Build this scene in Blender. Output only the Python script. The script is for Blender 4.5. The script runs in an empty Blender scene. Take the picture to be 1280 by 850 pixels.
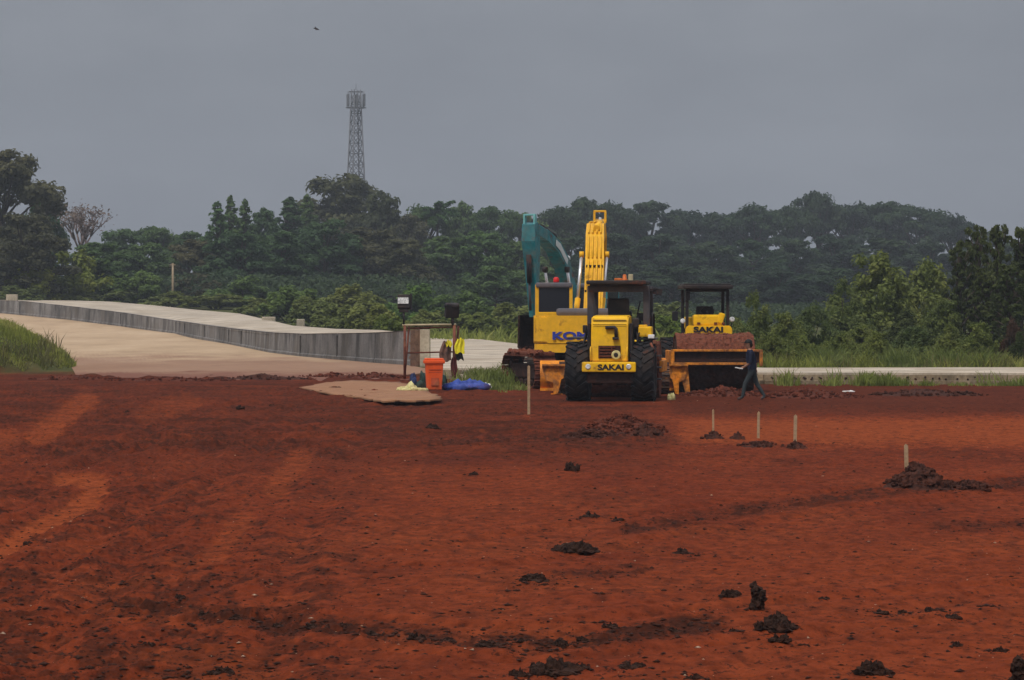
import bpy, bmesh, math, random
import numpy as np
from mathutils import Vector, Matrix, Euler

random.seed(7)
RNG = np.random.default_rng(7)
R = math.radians
sc = bpy.context.scene
COL = sc.collection

# ------------------------------------------------------------------ camera frame
F, HOR, CH = 4000.0, 375.0, 2.56          # focal length in photo pixels, horizon row, camera height
def PX(px, D): return (px - 640.0) / F * D
def PZ(py, D): return CH + (HOR - py) / F * D
def DG(py, z=0.0): return (CH - z) * F / (py - HOR)   # distance of a point at height z seen on row py

# ------------------------------------------------------------------ numpy noise
_lat = RNG.random((256, 256))
def vnoise(x, y):
    xi = np.floor(x).astype(int); yi = np.floor(y).astype(int)
    fx = x - xi; fy = y - yi
    fx = fx * fx * (3 - 2 * fx); fy = fy * fy * (3 - 2 * fy)
    a = _lat[xi & 255, yi & 255]; b = _lat[(xi + 1) & 255, yi & 255]
    c = _lat[xi & 255, (yi + 1) & 255]; d = _lat[(xi + 1) & 255, (yi + 1) & 255]
    return (a * (1 - fx) + b * fx) * (1 - fy) + (c * (1 - fx) + d * fx) * fy
def fbm(x, y, octv=4, gain=0.5):
    s = 0; a = 1; t = 0
    for i in range(octv):
        s = s + a * vnoise(x * 2 ** i + 17.3 * i, y * 2 ** i + 5.1 * i); t += a; a *= gain
    return s / t
def sstep(a, b, x):
    t = np.clip((x - a) / (b - a), 0, 1)
    return t * t * (3 - 2 * t)

# ------------------------------------------------------------------ materials
MATS = {}
def nodes_of(name):
    m = bpy.data.materials.new(name); m.use_nodes = True
    nt = m.node_tree; nt.nodes.clear()
    out = nt.nodes.new('ShaderNodeOutputMaterial')
    b = nt.nodes.new('ShaderNodeBsdfPrincipled')
    nt.links.new(b.outputs[0], out.inputs[0])
    return m, nt, b, out
def N(nt, t, **kw):
    n = nt.nodes.new(t)
    for k, v in kw.items(): setattr(n, k, v)
    return n
def ramp(nt, src, stops):
    r = N(nt, 'ShaderNodeValToRGB'); e = r.color_ramp.elements
    while len(e) < len(stops): e.new(0.5)
    for el, (p, c) in zip(e, stops):
        el.position = p; el.color = (*c, 1) if len(c) == 3 else c
    nt.links.new(src, r.inputs[0]); return r.outputs[0]
def mixc(nt, fac, a, b, mode='MIX'):
    m = N(nt, 'ShaderNodeMix', data_type='RGBA', blend_type=mode)
    for s, v in ((m.inputs[0], fac), (m.inputs[6], a), (m.inputs[7], b)):
        if isinstance(v, (int, float)): s.default_value = v
        elif isinstance(v, tuple): s.default_value = (*v, 1) if len(v) == 3 else v
        else: nt.links.new(v, s)
    return m.outputs[2]
def noise(nt, scale, detail=4, rough=0.55, vec=None):
    n = N(nt, 'ShaderNodeTexNoise'); n.inputs['Scale'].default_value = scale
    n.inputs['Detail'].default_value = detail; n.inputs['Roughness'].default_value = rough
    if vec is None:
        tc = N(nt, 'ShaderNodeTexCoord'); vec = tc.outputs['Object']
    nt.links.new(vec, n.inputs['Vector']); return n
MUD = (0.19, 0.055, 0.028)
def paint(name, col, rough=0.45, mud=0.3, metal=0.0, var=0.15, scale=2.2, mudcol=MUD, bump=0.0):
    """worn surface: base colour with mottling, patches of dried mud, scuffs"""
    if name in MATS: return MATS[name]
    m, nt, b, out = nodes_of(name)
    n1 = noise(nt, scale * 3); n2 = noise(nt, scale, 6, 0.65); n3 = noise(nt, scale * 9, 3)
    dark = tuple(c * (1 - var * 2) for c in col); light = tuple(min(1, c * (1 + var)) for c in col)
    c = ramp(nt, n1.outputs[0], [(0.3, dark), (0.7, light)])
    if mud > 0:
        f = ramp(nt, n2.outputs[0], [(0.62 - mud * 0.35, (0, 0, 0)), (0.74 - mud * 0.2, (0.85, 0.85, 0.85))])
        mc = ramp(nt, n3.outputs[0], [(0.3, tuple(x * 0.6 for x in mudcol)), (0.7, mudcol)])
        c = mixc(nt, f, c, mc)
        rr = ramp(nt, n2.outputs[0], [(0.5 - mud * 0.3, (rough,) * 3), (0.7, (0.9,) * 3)])
        nt.links.new(rr, b.inputs['Roughness'])
    else: b.inputs['Roughness'].default_value = rough
    n4 = noise(nt, scale * .7, 5, 0.7)
    if not bump: c = mixc(nt, ramp(nt, n4.outputs[0], [(0.42, (0, 0, 0)), (0.68, (min(.5, mud * 1.8),) * 3)]), c, (.30, .17, .085))
    nt.links.new(c, b.inputs['Base Color']); b.inputs['Metallic'].default_value = metal
    b.inputs['Specular IOR Level'].default_value = 0.18
    if bump:
        bp = N(nt, 'ShaderNodeBump'); bp.inputs['Strength'].default_value = bump; bp.inputs['Distance'].default_value = 0.04
        nt.links.new(n3.outputs[0], bp.inputs['Height']); nt.links.new(bp.outputs[0], b.inputs['Normal'])
    MATS[name] = m; return m
def leafmat(name, a, b_, c_, scale=0.35):
    m, nt, b, out = nodes_of(name)
    oi = N(nt, 'ShaderNodeObjectInfo'); n1 = noise(nt, scale, 3); n2 = noise(nt, scale * 9, 2)
    col = ramp(nt, n1.outputs[0], [(0.3, a), (0.52, b_), (0.72, c_)])
    v = ramp(nt, n2.outputs[0], [(0.25, (0.6, 0.6, 0.6)), (0.75, (1.35, 1.35, 1.35))])
    col = mixc(nt, 1.0, col, v, 'MULTIPLY')
    v2 = ramp(nt, oi.outputs['Random'], [(0, (0.72, 0.80, 0.92)), (.35, (1.0, 1.02, .95)), (.7, (1.22, 1.16, 1.0)), (1, (.85, 1.03, .85))])
    col = mixc(nt, 1.0, col, v2, 'MULTIPLY')
    nt.links.new(col, b.inputs['Base Color']); b.inputs['Roughness'].default_value = 0.65
    b.inputs['Specular IOR Level'].default_value = 0.2
    tr = N(nt, 'ShaderNodeBsdfTranslucent'); nt.links.new(col, tr.inputs[0])
    ms = N(nt, 'ShaderNodeMixShader'); ms.inputs[0].default_value = 0.42
    nt.links.new(b.outputs[0], ms.inputs[1]); nt.links.new(tr.outputs[0], ms.inputs[2])
    nt.links.new(ms.outputs[0], out.inputs[0])
    MATS[name] = m; return m

M_yel = paint('sakai_yellow', (0.86, 0.49, 0.006), 0.42, 0.16, var=0.06)
M_kyel = paint('digger_yellow', (0.78, 0.42, 0.018), 0.45, 0.08, var=0.07)
M_orange = paint('orange_steel', (0.80, 0.27, 0.012), 0.5, 0.32, var=0.12, scale=3)
M_orangem = paint('muddy_orange_steel', (0.78, 0.26, 0.012), 0.55, 0.62, var=0.15, scale=4.5, mudcol=(0.11, 0.034, 0.018))
M_teal = paint('teal_paint', (0.02, 0.19, 0.225), 0.45, 0.16, var=0.12)
M_black = paint('black_steel', (0.016, 0.016, 0.02), 0.5, 0.06, var=0.1)
M_rops = paint('dark_grey_steel', (0.05, 0.05, 0.06), 0.5, 0.08, var=0.12)
M_rubber = paint('tyre_rubber', (0.011, 0.011, 0.014), 0.8, 0.05, var=0.2, scale=3)
M_mud = paint('caked_mud', (0.15, 0.046, 0.026), 0.95, 0.25, var=0.25, scale=4, mudcol=(0.2, 0.075, 0.04), bump=0.6)
M_darkmud = paint('dark_mud_steel', (0.035, 0.016, 0.013), 0.9, 0.25, var=0.25, scale=4, mudcol=(0.09, 0.03, 0.018), bump=0.4)
M_track = paint('track_steel', (0.05, 0.045, 0.045), 0.6, 0.34, metal=0.3, scale=3)
M_chrome = paint('bright_rod', (0.75, 0.75, 0.78), 0.25, 0.0, metal=0.6, var=0.03)
M_white = paint('white_paint', (0.75, 0.75, 0.74), 0.5, 0.05, var=0.04)
M_blue = paint('blue_lettering', (0.035, 0.05, 0.30), 0.5, 0.0, var=0.05)
M_greyhood = paint('grey_cover', (0.10, 0.10, 0.12), 0.45, 0.08, var=0.1)
M_red = paint('red_plastic', (0.6, 0.02, 0.02), 0.35, 0.0)
M_amber = paint('amber_plastic', (0.65, 0.16, 0.03), 0.35, 0.0)
M_bin = paint('orange_plastic', (0.72, 0.095, 0.018), 0.5, 0.12, var=0.08)
M_rust = paint('rusty_red_pipe', (0.16, 0.045, 0.03), 0.8, 0.2, var=0.25, mudcol=(0.3, 0.16, 0.09))
M_wood = paint('stake_wood', (0.36, 0.25, 0.15), 0.85, 0.12, var=0.15, scale=6)
M_paleboard = paint('pale_wood', (0.42, 0.35, 0.22), 0.85, 0.0, var=0.12)
M_brownboard = paint('stained_formwork', (0.16, 0.095, 0.07), 0.85, 0.2, var=0.25)
M_tarp = paint('blue_plastic', (0.035, 0.075, 0.34), 0.5, 0.08, var=0.2)
M_navy = paint('navy_cloth', (0.02, 0.03, 0.09), 0.8, 0.0, var=0.3)
M_greenbag = paint('dark_green_plastic', (0.01, 0.035, 0.03), 0.6, 0.1, var=0.3)
M_bagw = paint('pale_yellow_plastic', (0.62, 0.56, 0.26), 0.6, 0.2, var=0.15, scale=6)
M_vest = paint('hi_vis_yellow', (0.75, 0.66, 0.03), 0.6, 0.0, var=0.12)
M_jacket = paint('brown_cloth', (0.16, 0.085, 0.065), 0.9, 0.0, var=0.3)
M_tower = paint('galvanised_steel', (0.13, 0.135, 0.15), 0.6, 0.0, var=0.1)
M_bark = paint('bark', (0.075, 0.058, 0.045), 0.9, 0.0, var=0.3)
M_barkpale = paint('pale_bark', (0.20, 0.15, 0.14), 0.9, 0.0, var=0.25)
M_clod = paint('damp_clod', (0.032, 0.0145, 0.009), 0.95, 0.35, var=0.4, scale=9, mudcol=(0.06, 0.024, 0.015), bump=0.5)
M_heap = paint('loose_red_soil', (0.115, 0.026, 0.012), 0.95, 0.4, var=0.3, scale=5, mudcol=(0.06, 0.017, 0.010), bump=0.6)
M_heapd = paint('loose_dark_soil', (0.055, 0.018, 0.011), 0.95, 0.3, var=0.3, scale=5, mudcol=(0.10, 0.027, 0.013), bump=0.6)
M_tan = paint('dusty_tan_sheet', (0.29, 0.145, 0.08), 0.95, 0.4, var=0.12, scale=1.2, mudcol=(0.23, 0.09, 0.045))
def glassmat():
    m, nt, b, out = nodes_of('dark_glass')
    b.inputs['Base Color'].default_value = (0.012, 0.013, 0.018, 1); b.inputs['Roughness'].default_value = 0.12
    b.inputs['Alpha'].default_value = 1.0
    return m
M_glass = glassmat()
def lampglass():
    m, nt, b, out = nodes_of('lamp_glass')
    n = noise(nt, 14, 2)
    c = ramp(nt, n.outputs[0], [(0.35, (0.35, 0.36, 0.36)), (0.7, (0.8, 0.8, 0.78))])
    nt.links.new(c, b.inputs['Base Color']); b.inputs['Roughness'].default_value = 0.12
    return m
M_lens = lampglass()
def concrete(name, col, streak=0.5, scale=0.6, vary=0.0, lo=(.8, .8, .2)):
    m, nt, b, out = nodes_of(name)
    tc = N(nt, 'ShaderNodeTexCoord'); mp = N(nt, 'ShaderNodeMapping')
    mp.inputs['Scale'].default_value = lo
    nt.links.new(tc.outputs['Object'], mp.inputs[0])
    n1 = noise(nt, scale, 6, 0.65); n2 = noise(nt, 1.0, 6, 0.7, mp.outputs[0]); n3 = noise(nt, 12, 3); n4 = noise(nt, 0.35, 5, 0.6)
    c = ramp(nt, n1.outputs[0], [(0.3, tuple(x * 0.7 for x in col)), (0.7, tuple(x * 1.25 for x in col))])
    s = ramp(nt, n2.outputs[0], [(0.44, (1, 1, 1)), (0.60, (1 - streak,) * 3)])
    c = mixc(nt, 1.0, c, s, 'MULTIPLY')
    c = mixc(nt, ramp(nt, n4.outputs[0], [(0.5, (0, 0, 0)), (0.66, (.55, .55, .55))]), c, tuple(x * y for x, y in zip(col, (.62, .55, .46))))
    c2 = ramp(nt, n3.outputs[0], [(0.3, (0.8,) * 3), (0.7, (1.15,) * 3)])
    c = mixc(nt, 1.0, c, c2, 'MULTIPLY')
    if vary:
        oi = N(nt, 'ShaderNodeObjectInfo'); c = mixc(nt, 1.0, c, ramp(nt, oi.outputs['Random'], [(0, (1 - vary,) * 3), (1, (1 + vary * .8, 1 + vary * .75, 1 + vary * .7))]), 'MULTIPLY')
    nt.links.new(c, b.inputs['Base Color']); b.inputs['Roughness'].default_value = 0.9; b.inputs['Specular IOR Level'].default_value = .2
    bp = N(nt, 'ShaderNodeBump'); bp.inputs['Strength'].default_value = 0.3; bp.inputs['Distance'].default_value = 0.03
    nt.links.new(n3.outputs[0], bp.inputs['Height']); nt.links.new(bp.outputs[0], b.inputs['Normal'])
    MATS[name] = m; return m
M_wallc = concrete('weathered_concrete', (0.21, 0.20, 0.195), 0.6, .8, .28)
M_roadc = concrete('pale_road_concrete', (0.46, 0.39, 0.31), 0.22, 0.3)
M_edgec = concrete('stained_slab_concrete', (0.31, 0.24, 0.16), 0.6, 0.8)
M_endc = concrete('tan_concrete', (0.42, 0.36, 0.27), 0.3)
def tanroad():
    m, nt, b, out = nodes_of('tan_dirt_road')
    tc = N(nt, 'ShaderNodeTexCoord'); mp = N(nt, 'ShaderNodeMapping'); mp.inputs['Scale'].default_value = (1, 0.25, 1)
    nt.links.new(tc.outputs['Object'], mp.inputs[0])
    n1 = noise(nt, 0.25, 6, 0.6, mp.outputs[0]); n2 = noise(nt, 1.7, 4, 0.6)
    at = N(nt, 'ShaderNodeAttribute', attribute_name='edge')
    c = ramp(nt, n1.outputs[0], [(0.3, (0.32, 0.215, 0.125)), (0.5, (0.40, 0.275, 0.165)), (0.72, (0.46, 0.33, 0.21))])
    v = ramp(nt, n2.outputs[0], [(0.3, (0.86,) * 3), (0.7, (1.1,) * 3)])
    c = mixc(nt, 1.0, c, v, 'MULTIPLY')
    c = mixc(nt, at.outputs['Fac'], c, mixc(nt, 1.0, v, (0.15, 0.045, 0.020), 'MULTIPLY'))
    nt.links.new(c, b.inputs['Base Color']); b.inputs['Roughness'].default_value = 0.95
    return m
M_tanroad = tanroad()

# ------------------------------------------------------------------ mesh builder
class MB:
    def __init__(s): s.bm = bmesh.new()
    def box(s, c, d, rot=None, bev=0.0, taper=None):
        r = bmesh.ops.create_cube(s.bm, size=1.0); vs = r['verts']
        for v in vs:
            v.co = Vector((v.co.x * d[0], v.co.y * d[1], v.co.z * d[2]))
            if taper and v.co.z > 0: v.co.x *= taper[0]; v.co.y *= taper[1]
        if bev:
            es = list({e for v in vs for e in v.link_edges})
            rr = bmesh.ops.bevel(s.bm, geom=es, offset=bev, segments=2, affect='EDGES', profile=0.6)
            vs = list({v for f in rr['faces'] for v in f.verts} | {v for v in vs if v.is_valid})
        mt = Matrix.Translation(Vector(c))
        if rot: mt = mt @ Euler(rot).to_matrix().to_4x4()
        for v in vs: v.co = mt @ v.co
        return s
    def tube(s, pts, rad, seg=10, cap=True):
        pts = [Vector(p) for p in pts]
        if isinstance(rad, (int, float)): rad = [rad] * len(pts)
        rings = []; up = None
        for i, p in enumerate(pts):
            t = (pts[min(i + 1, len(pts) - 1)] - pts[max(i - 1, 0)]).normalized()
            if up is None:
                up = Vector((0, 0, 1)) if abs(t.z) < 0.9 else Vector((1, 0, 0))
            a = t.cross(up).normalized(); b = a.cross(t).normalized(); up = b
            rings.append([s.bm.verts.new(p + a * math.cos(2 * math.pi * k / seg) * rad[i] + b * math.sin(2 * math.pi * k / seg) * rad[i]) for k in range(seg)])
        for r0, r1 in zip(rings, rings[1:]):
            for k in range(seg):
                f = s.bm.faces.new((r0[k], r0[(k + 1) % seg], r1[(k + 1) % seg], r1[k])); f.smooth = True
        if cap:
            s.bm.faces.new(rings[0][::-1]); s.bm.faces.new(rings[-1])
        return s
    def prism(s, poly, t, axis='x', at=0.0, bev=0.0):
        """poly in the plane across axis: x -> (y,z), y -> (x,z), z -> (x,y)"""
        def mk(a, b, h):
            return {'x': (h, a, b), 'y': (a, h, b), 'z': (a, b, h)}[axis]
        A = [s.bm.verts.new(mk(a, b, at - t / 2)) for a, b in poly]
        B = [s.bm.verts.new(mk(a, b, at + t / 2)) for a, b in poly]
        fs = [s.bm.faces.new(A[::-1]), s.bm.faces.new(B)]
        n = len(poly)
        for i in range(n): fs.append(s.bm.faces.new((A[i], A[(i + 1) % n], B[(i + 1) % n], B[i])))
        if bev:
            bmesh.ops.bevel(s.bm, geom=list({e for f in fs for e in f.edges}), offset=bev, segments=2, affect='EDGES')
        return s
    def lathe(s, prof, axis='x', c=(0, 0, 0), seg=32):
        """prof: list of (h, r) along axis; closed ends"""
        rings = []
        for h, r in prof:
            ring = []
            for k in range(seg):
                a = 2 * math.pi * k / seg; u, w = math.cos(a) * r, math.sin(a) * r
                p = {'x': (h, u, w), 'y': (u, h, w), 'z': (u, w, h)}[axis]
                ring.append(s.bm.verts.new(Vector(p) + Vector(c)))
            rings.append(ring)
        for r0, r1 in zip(rings, rings[1:]):
            for k in range(seg):
                f = s.bm.faces.new((r0[k], r0[(k + 1) % seg], r1[(k + 1) % seg], r1[k])); f.smooth = True
        s.bm.faces.new(rings[0][::-1]); s.bm.faces.new(rings[-1])
        return s
    def grid(s, fn, nu, nv, smooth=True):
        V = [[s.bm.verts.new(fn(i / nu, j / nv)) for j in range(nv + 1)] for i in range(nu + 1)]
        for i in range(nu):
            for j in range(nv):
                f = s.bm.faces.new((V[i][j], V[i + 1][j], V[i + 1][j + 1], V[i][j + 1])); f.smooth = smooth
        return s
    def blob(s, c, rad, sub=2, jit=0.25, seed=0, flat=False):
        rr = bmesh.ops.create_icosphere(s.bm, subdivisions=sub, radius=1.0)
        rg = random.Random(seed); ph = [rg.uniform(0, 6.28) for _ in range(9)]
        for v in rr['verts']:
            d = v.co.normalized()
            k = 1 + jit * (math.sin(3.1 * d.x + ph[0]) * math.sin(2.7 * d.y + ph[1]) + 0.6 * math.sin(6 * d.z + 5 * d.x + ph[2]) * math.sin(5.3 * d.y + ph[3]) + rg.uniform(-0.35, 0.35))
            v.co = Vector((c[0] + d.x * rad[0] * k, c[1] + d.y * rad[1] * k, c[2] + d.z * rad[2] * k))
            for f in v.link_faces: f.smooth = not flat
        return s
    def build(s, name, mat, parent=None, loc=None, mats=None):
        bmesh.ops.recalc_face_normals(s.bm, faces=s.bm.faces[:])
        me = bpy.data.meshes.new(name); s.bm.to_mesh(me); s.bm.free()
        for m in (mats or [mat]): me.materials.append(m)
        return link(name, me, parent, loc)
def link(name, data, parent=None, loc=None):
    o = bpy.data.objects.new(name, data); COL.objects.link(o)
    if parent: o.parent = parent
    if loc: o.location = loc
    return o
def tag(o, label=None, cat=None, group=None, kind=None):
    if label: o['label'] = label
    if cat: o['category'] = cat
    if group: o['group'] = group
    if kind: o['kind'] = kind
    return o
def empty(name, loc, rz, label, cat, group=None):
    o = link(name, None, None, loc); o.rotation_euler = (0, 0, rz); o.empty_display_size = 0.3
    return tag(o, label, cat, group)
def lettering(text, w, h, loc, mat, parent, bold=0.012, rz=0.0, name='lettering', thick=0.01):
    """raised letters facing local -y, centred on loc"""
    cu = bpy.data.curves.new('t', 'FONT'); cu.body = text; cu.size = 1.0; cu.offset = bold; cu.extrude = 0.02
    ob = bpy.data.objects.new('t', cu); COL.objects.link(ob)
    dg = bpy.context.evaluated_depsgraph_get(); dg.update()
    me = bpy.data.meshes.new_from_object(ob.evaluated_get(dg))
    bpy.data.objects.remove(ob)
    co = np.empty(len(me.vertices) * 3); me.vertices.foreach_get('co', co); co = co.reshape(-1, 3)
    lo, hi = co.min(0), co.max(0); co = (co - (lo + hi) / 2) / (hi - lo)
    new = np.stack([co[:, 0] * w, -co[:, 2] * thick, co[:, 1] * h], 1)
    me.vertices.foreach_set('co', new.ravel()); me.materials.clear(); me.materials.append(mat); me.update(); me.name = name
    o = link(name, me, parent, loc); o.rotation_euler = (0, 0, rz); return o
def np_mesh(name, verts, faces, mat, parent=None, loc=None, smooth=False):
    verts = np.asarray(verts, np.float32); faces = np.asarray(faces, np.int32)
    me = bpy.data.meshes.new(name)
    me.vertices.add(len(verts)); me.vertices.foreach_set('co', verts.ravel())
    k = faces.shape[1]
    me.loops.add(faces.size); me.loops.foreach_set('vertex_index', faces.ravel())
    me.polygons.add(len(faces)); me.polygons.foreach_set('loop_start', np.arange(0, faces.size, k, dtype=np.int32))
    if smooth: me.polygons.foreach_set('use_smooth', np.ones(len(faces), bool))
    me.materials.append(mat); me.update(calc_edges=True); me.validate()
    return link(name, me, parent, loc)

# ------------------------------------------------------------------ terrain
def gz_smooth(X, D):
    X = np.asarray(X, float); D = np.asarray(D, float)
    t = np.maximum(D - 205, 0)
    hill = np.where(t < 75, 0.00022 * t * t, 1.2375 + 0.033 * (t - 75) * np.exp(-np.maximum(t - 75, 0) / 60.0))
    z = hill * sstep(2, -14, X) 
    # grassy bank at the left road edge
    r = ((X + 22.3) / 5.5) ** 2 + ((D - 121) / 11.0) ** 2
    z = z + 2.15 * np.clip(1 - r, 0, 1) ** 0.75
    return z
def seg_dist(px, py, pts, aspect=1.0):
    d = np.full(px.shape, 1e9)
    for (x0, y0), (x1, y1) in zip(pts, pts[1:]):
        dx, dy = x1 - x0, (y1 - y0) * aspect
        t = np.clip(((px - x0) * dx + (py - y0) * aspect * dy) / (dx * dx + dy * dy), 0, 1)
        d = np.minimum(d, np.hypot(px - x0 - t * dx, (py - y0) * aspect - t * dy))
    return d
def masks(X, D):
    """moisture / dryness of the soil, from the tracks and bands worn into it"""
    px = 640 + X / D * F; py = HOR + CH * F / D
    n1 = fbm(X * 0.9 + 40, D * 0.45 + 9, 4); n2 = fbm(X * 3.1 + 3, D * 1.3 + 77, 4, 0.6); n3 = fbm(X * 0.33 + 11, D * 0.16 + 50, 3)
    n4 = fbm(X * 9.0 + 13, D * 3.2 + 41, 3, 0.6); wob = (n2 - 0.5) + 0.7 * (n4 - 0.5)
    def stroke(pts, w, asp=1.6, soft=0.5): return 1 - sstep(w * (1 - soft * 0.6), w * (1 + soft), seg_dist(px + wob * 11, py + wob * 5, pts, asp))
    dry = np.zeros_like(X); wet = np.zeros_like(X); furrow = np.zeros_like(X)
    for pts, w, k in [([(-20, 700), (40, 660), (95, 634), (122, 615), (118, 602), (80, 599)], 13, 1.0),
                      ([(48, 545), (78, 524), (108, 500)], 16, 0.75), ([(345, 612), (376, 570)], 15, 0.6),
                      ([(268, 692), (302, 648)], 15, 0.5), ([(185, 520), (235, 503)], 16, 0.4), ([(-10, 560), (14, 545)], 14, 0.6)]:
        dry = np.maximum(dry, k * stroke(pts, w))
    band = sstep(815, 870, px + wob * 60) * sstep(520, 527, py + wob * 5) * (1 - sstep(546, 562, py + wob * 16))
    dry = np.maximum(dry, 0.95 * band)
    lowr = sstep(700, 1000, px) * sstep(640, 690, py); dry = np.maximum(dry, 0.30 * lowr * (0.4 + n1 * 0.9))
    dry = np.maximum(dry, 0.35 * sstep(380, 520, px) * (1 - sstep(640, 760, px)) * sstep(570, 600, py) * n1 * 1.3)
    dry = np.maximum(dry, 0.4 * sstep(600, 660, py) * sstep(0.52, 0.7, n1))
    for pts, w, k in [([(150, 758), (300, 776), (420, 788), (640, 802), (760, 798), (890, 780)], 15, 1.0),
                      ([(790, 662), (900, 641), (1050, 622), (1130, 612), (1300, 604)], 11, 0.65),
                      ([(540, 556), (640, 549), (740, 547), (840, 548)], 12, 0.7), ([(60, 566), (240, 548), (420, 566)], 16, 0.6),
                      ([(560, 520), (700, 512)], 10, 0.4), ([(1180, 660), (1290, 655)], 12, 0.5), ([(640, 735), (800, 712)], 12, 0.5)]:
        st = k * stroke(pts, w, 1.9, 0.9); furrow = np.maximum(furrow, st); wet = np.maximum(wet, st * (0.5 + 1.0 * sstep(0.40, 0.58, n4 * .6 + n2 * .4)))
    far = (1 - sstep(560, 600, py)); wet = np.maximum(wet, far * (1 - sstep(760, 860, px)) * (0.25 + 0.95 * sstep(.3, .7, n1 * .6 + n4 * .4)) * .58)
    streak = fbm(X * .25 + 4, D * 1.1 + 60, 4, .6); wet = np.maximum(wet, .8 * far * sstep(.5, .64, streak) * (1 - sstep(780, 900, px)))
    wet = np.maximum(wet, 0.6 * sstep(820, 850, px) * (1 - sstep(512, 524, py + wob * 8)))
    wet = np.maximum(wet, 0.75 * sstep(560, 200, px) * sstep(640, 740, py) * sstep(0.46, 0.60, n4 * 0.6 + n1 * 0.4))
    wet = np.maximum(wet, 0.7 * (1 - sstep(380, 560, px)) * sstep(0.48, 0.60, n4 * .5 + n2 * .5) * sstep(560, 600, py))
    wet = np.maximum(wet, .45 * sstep(.54, .66, n4 * .5 + n1 * .5))
    wet = wet * (1 - dry * 0.9)
    return np.clip(wet, 0, 1), np.clip(dry, 0, 1), furrow, n1, n2, px, py
def slab_front(px): return DG(481, 0.0)
def _pt(px, py): return (PX(px, DG(py)), DG(py))
TRACKS = [([_pt(*p) for p in q], h, d) for q, h, d in [
    ([(-60, 720), (40, 660), (95, 634), (130, 612), (190, 570), (260, 530), (330, 505)], .85, .045),
    ([(180, 860), (255, 720), (300, 650), (345, 600), (385, 560), (430, 520)], .8, .035),
    ([(-40, 830), (120, 790), (320, 780), (480, 792), (660, 804), (900, 780), (1300, 740)], .9, .03),
    ([(560, 700), (780, 662), (1000, 628), (1320, 600)], .9, .03), ([(1320, 700), (980, 760), (700, 860)], .85, .02), ([(-60, 600), (120, 560), (420, 540), (760, 530)], .9, .04)]]
def ground_z(X, D, detail=True):
    X = np.asarray(X, float); D = np.asarray(D, float)
    z = gz_smooth(X, D)
    if detail:
        wet, dry, furrow, n1, n2, px, py = masks(X, D)
        near = 1 - sstep(92, 103, D)
        flat = 1 - 0.75 * sstep(76, 80, D) * sstep(-1.5, 0.2, X)
        rough = (0.6 + 0.7 * sstep(520, 120, px) + 0.9 * furrow + 0.3 * far_rough(py)) * (1 - 0.75 * dry)
        c1 = fbm(X * 5.2 + 8, D * 4.0 + 3, 4, 0.6); c2 = fbm(X * 14.0, D * 11.0, 3, 0.6)
        lump = np.maximum(fbm(X * 3.4 + 31, D * 2.6 + 12, 4, 0.62) - 0.53, 0) * 0.55
        z = z + near * flat * (0.10 * (fbm(X * 0.22 + 5, D * 0.2 + 2, 3) - 0.5) + rough * (0.042 * (c1 - 0.5) + 0.034 * (c2 - 0.5) + 0.016 * (vnoise(X * 31.0, D * 17.0) - 0.5) + lump * 0.2)
                               - 0.03 * dry + 0.0 * n1)
        # tracked ruts across the haul strip
        st = fbm(X * .18 + 4, D * 1.0 + 60, 4, .6)
        z = z + near * flat * (0.05 * (np.abs(np.sin(D * 1.6 + 1.2 * n1 * 5)) - 0.5) + 0.16 * (st - .5)) * (1 - sstep(560, 578, py)) * sstep(880, 780, px)
        for pts, half, dep in TRACKS:
            d = seg_dist(X, D, pts) + (n2 - .5) * .12
            for off in (-half, half):
                q = np.abs(d - half) if off > 0 else d * 0 + 9
                z = z - near * flat * dep * np.exp(-(q / .16) ** 2) + near * flat * dep * .55 * np.exp(-((q - .32) / .12) ** 2)
    return z
def far_rough(py): return 1 - sstep(545, 600, py)
def gz1(x, y, detail=True): return float(ground_z(np.array([x]), np.array([y]), detail)[0])

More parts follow.
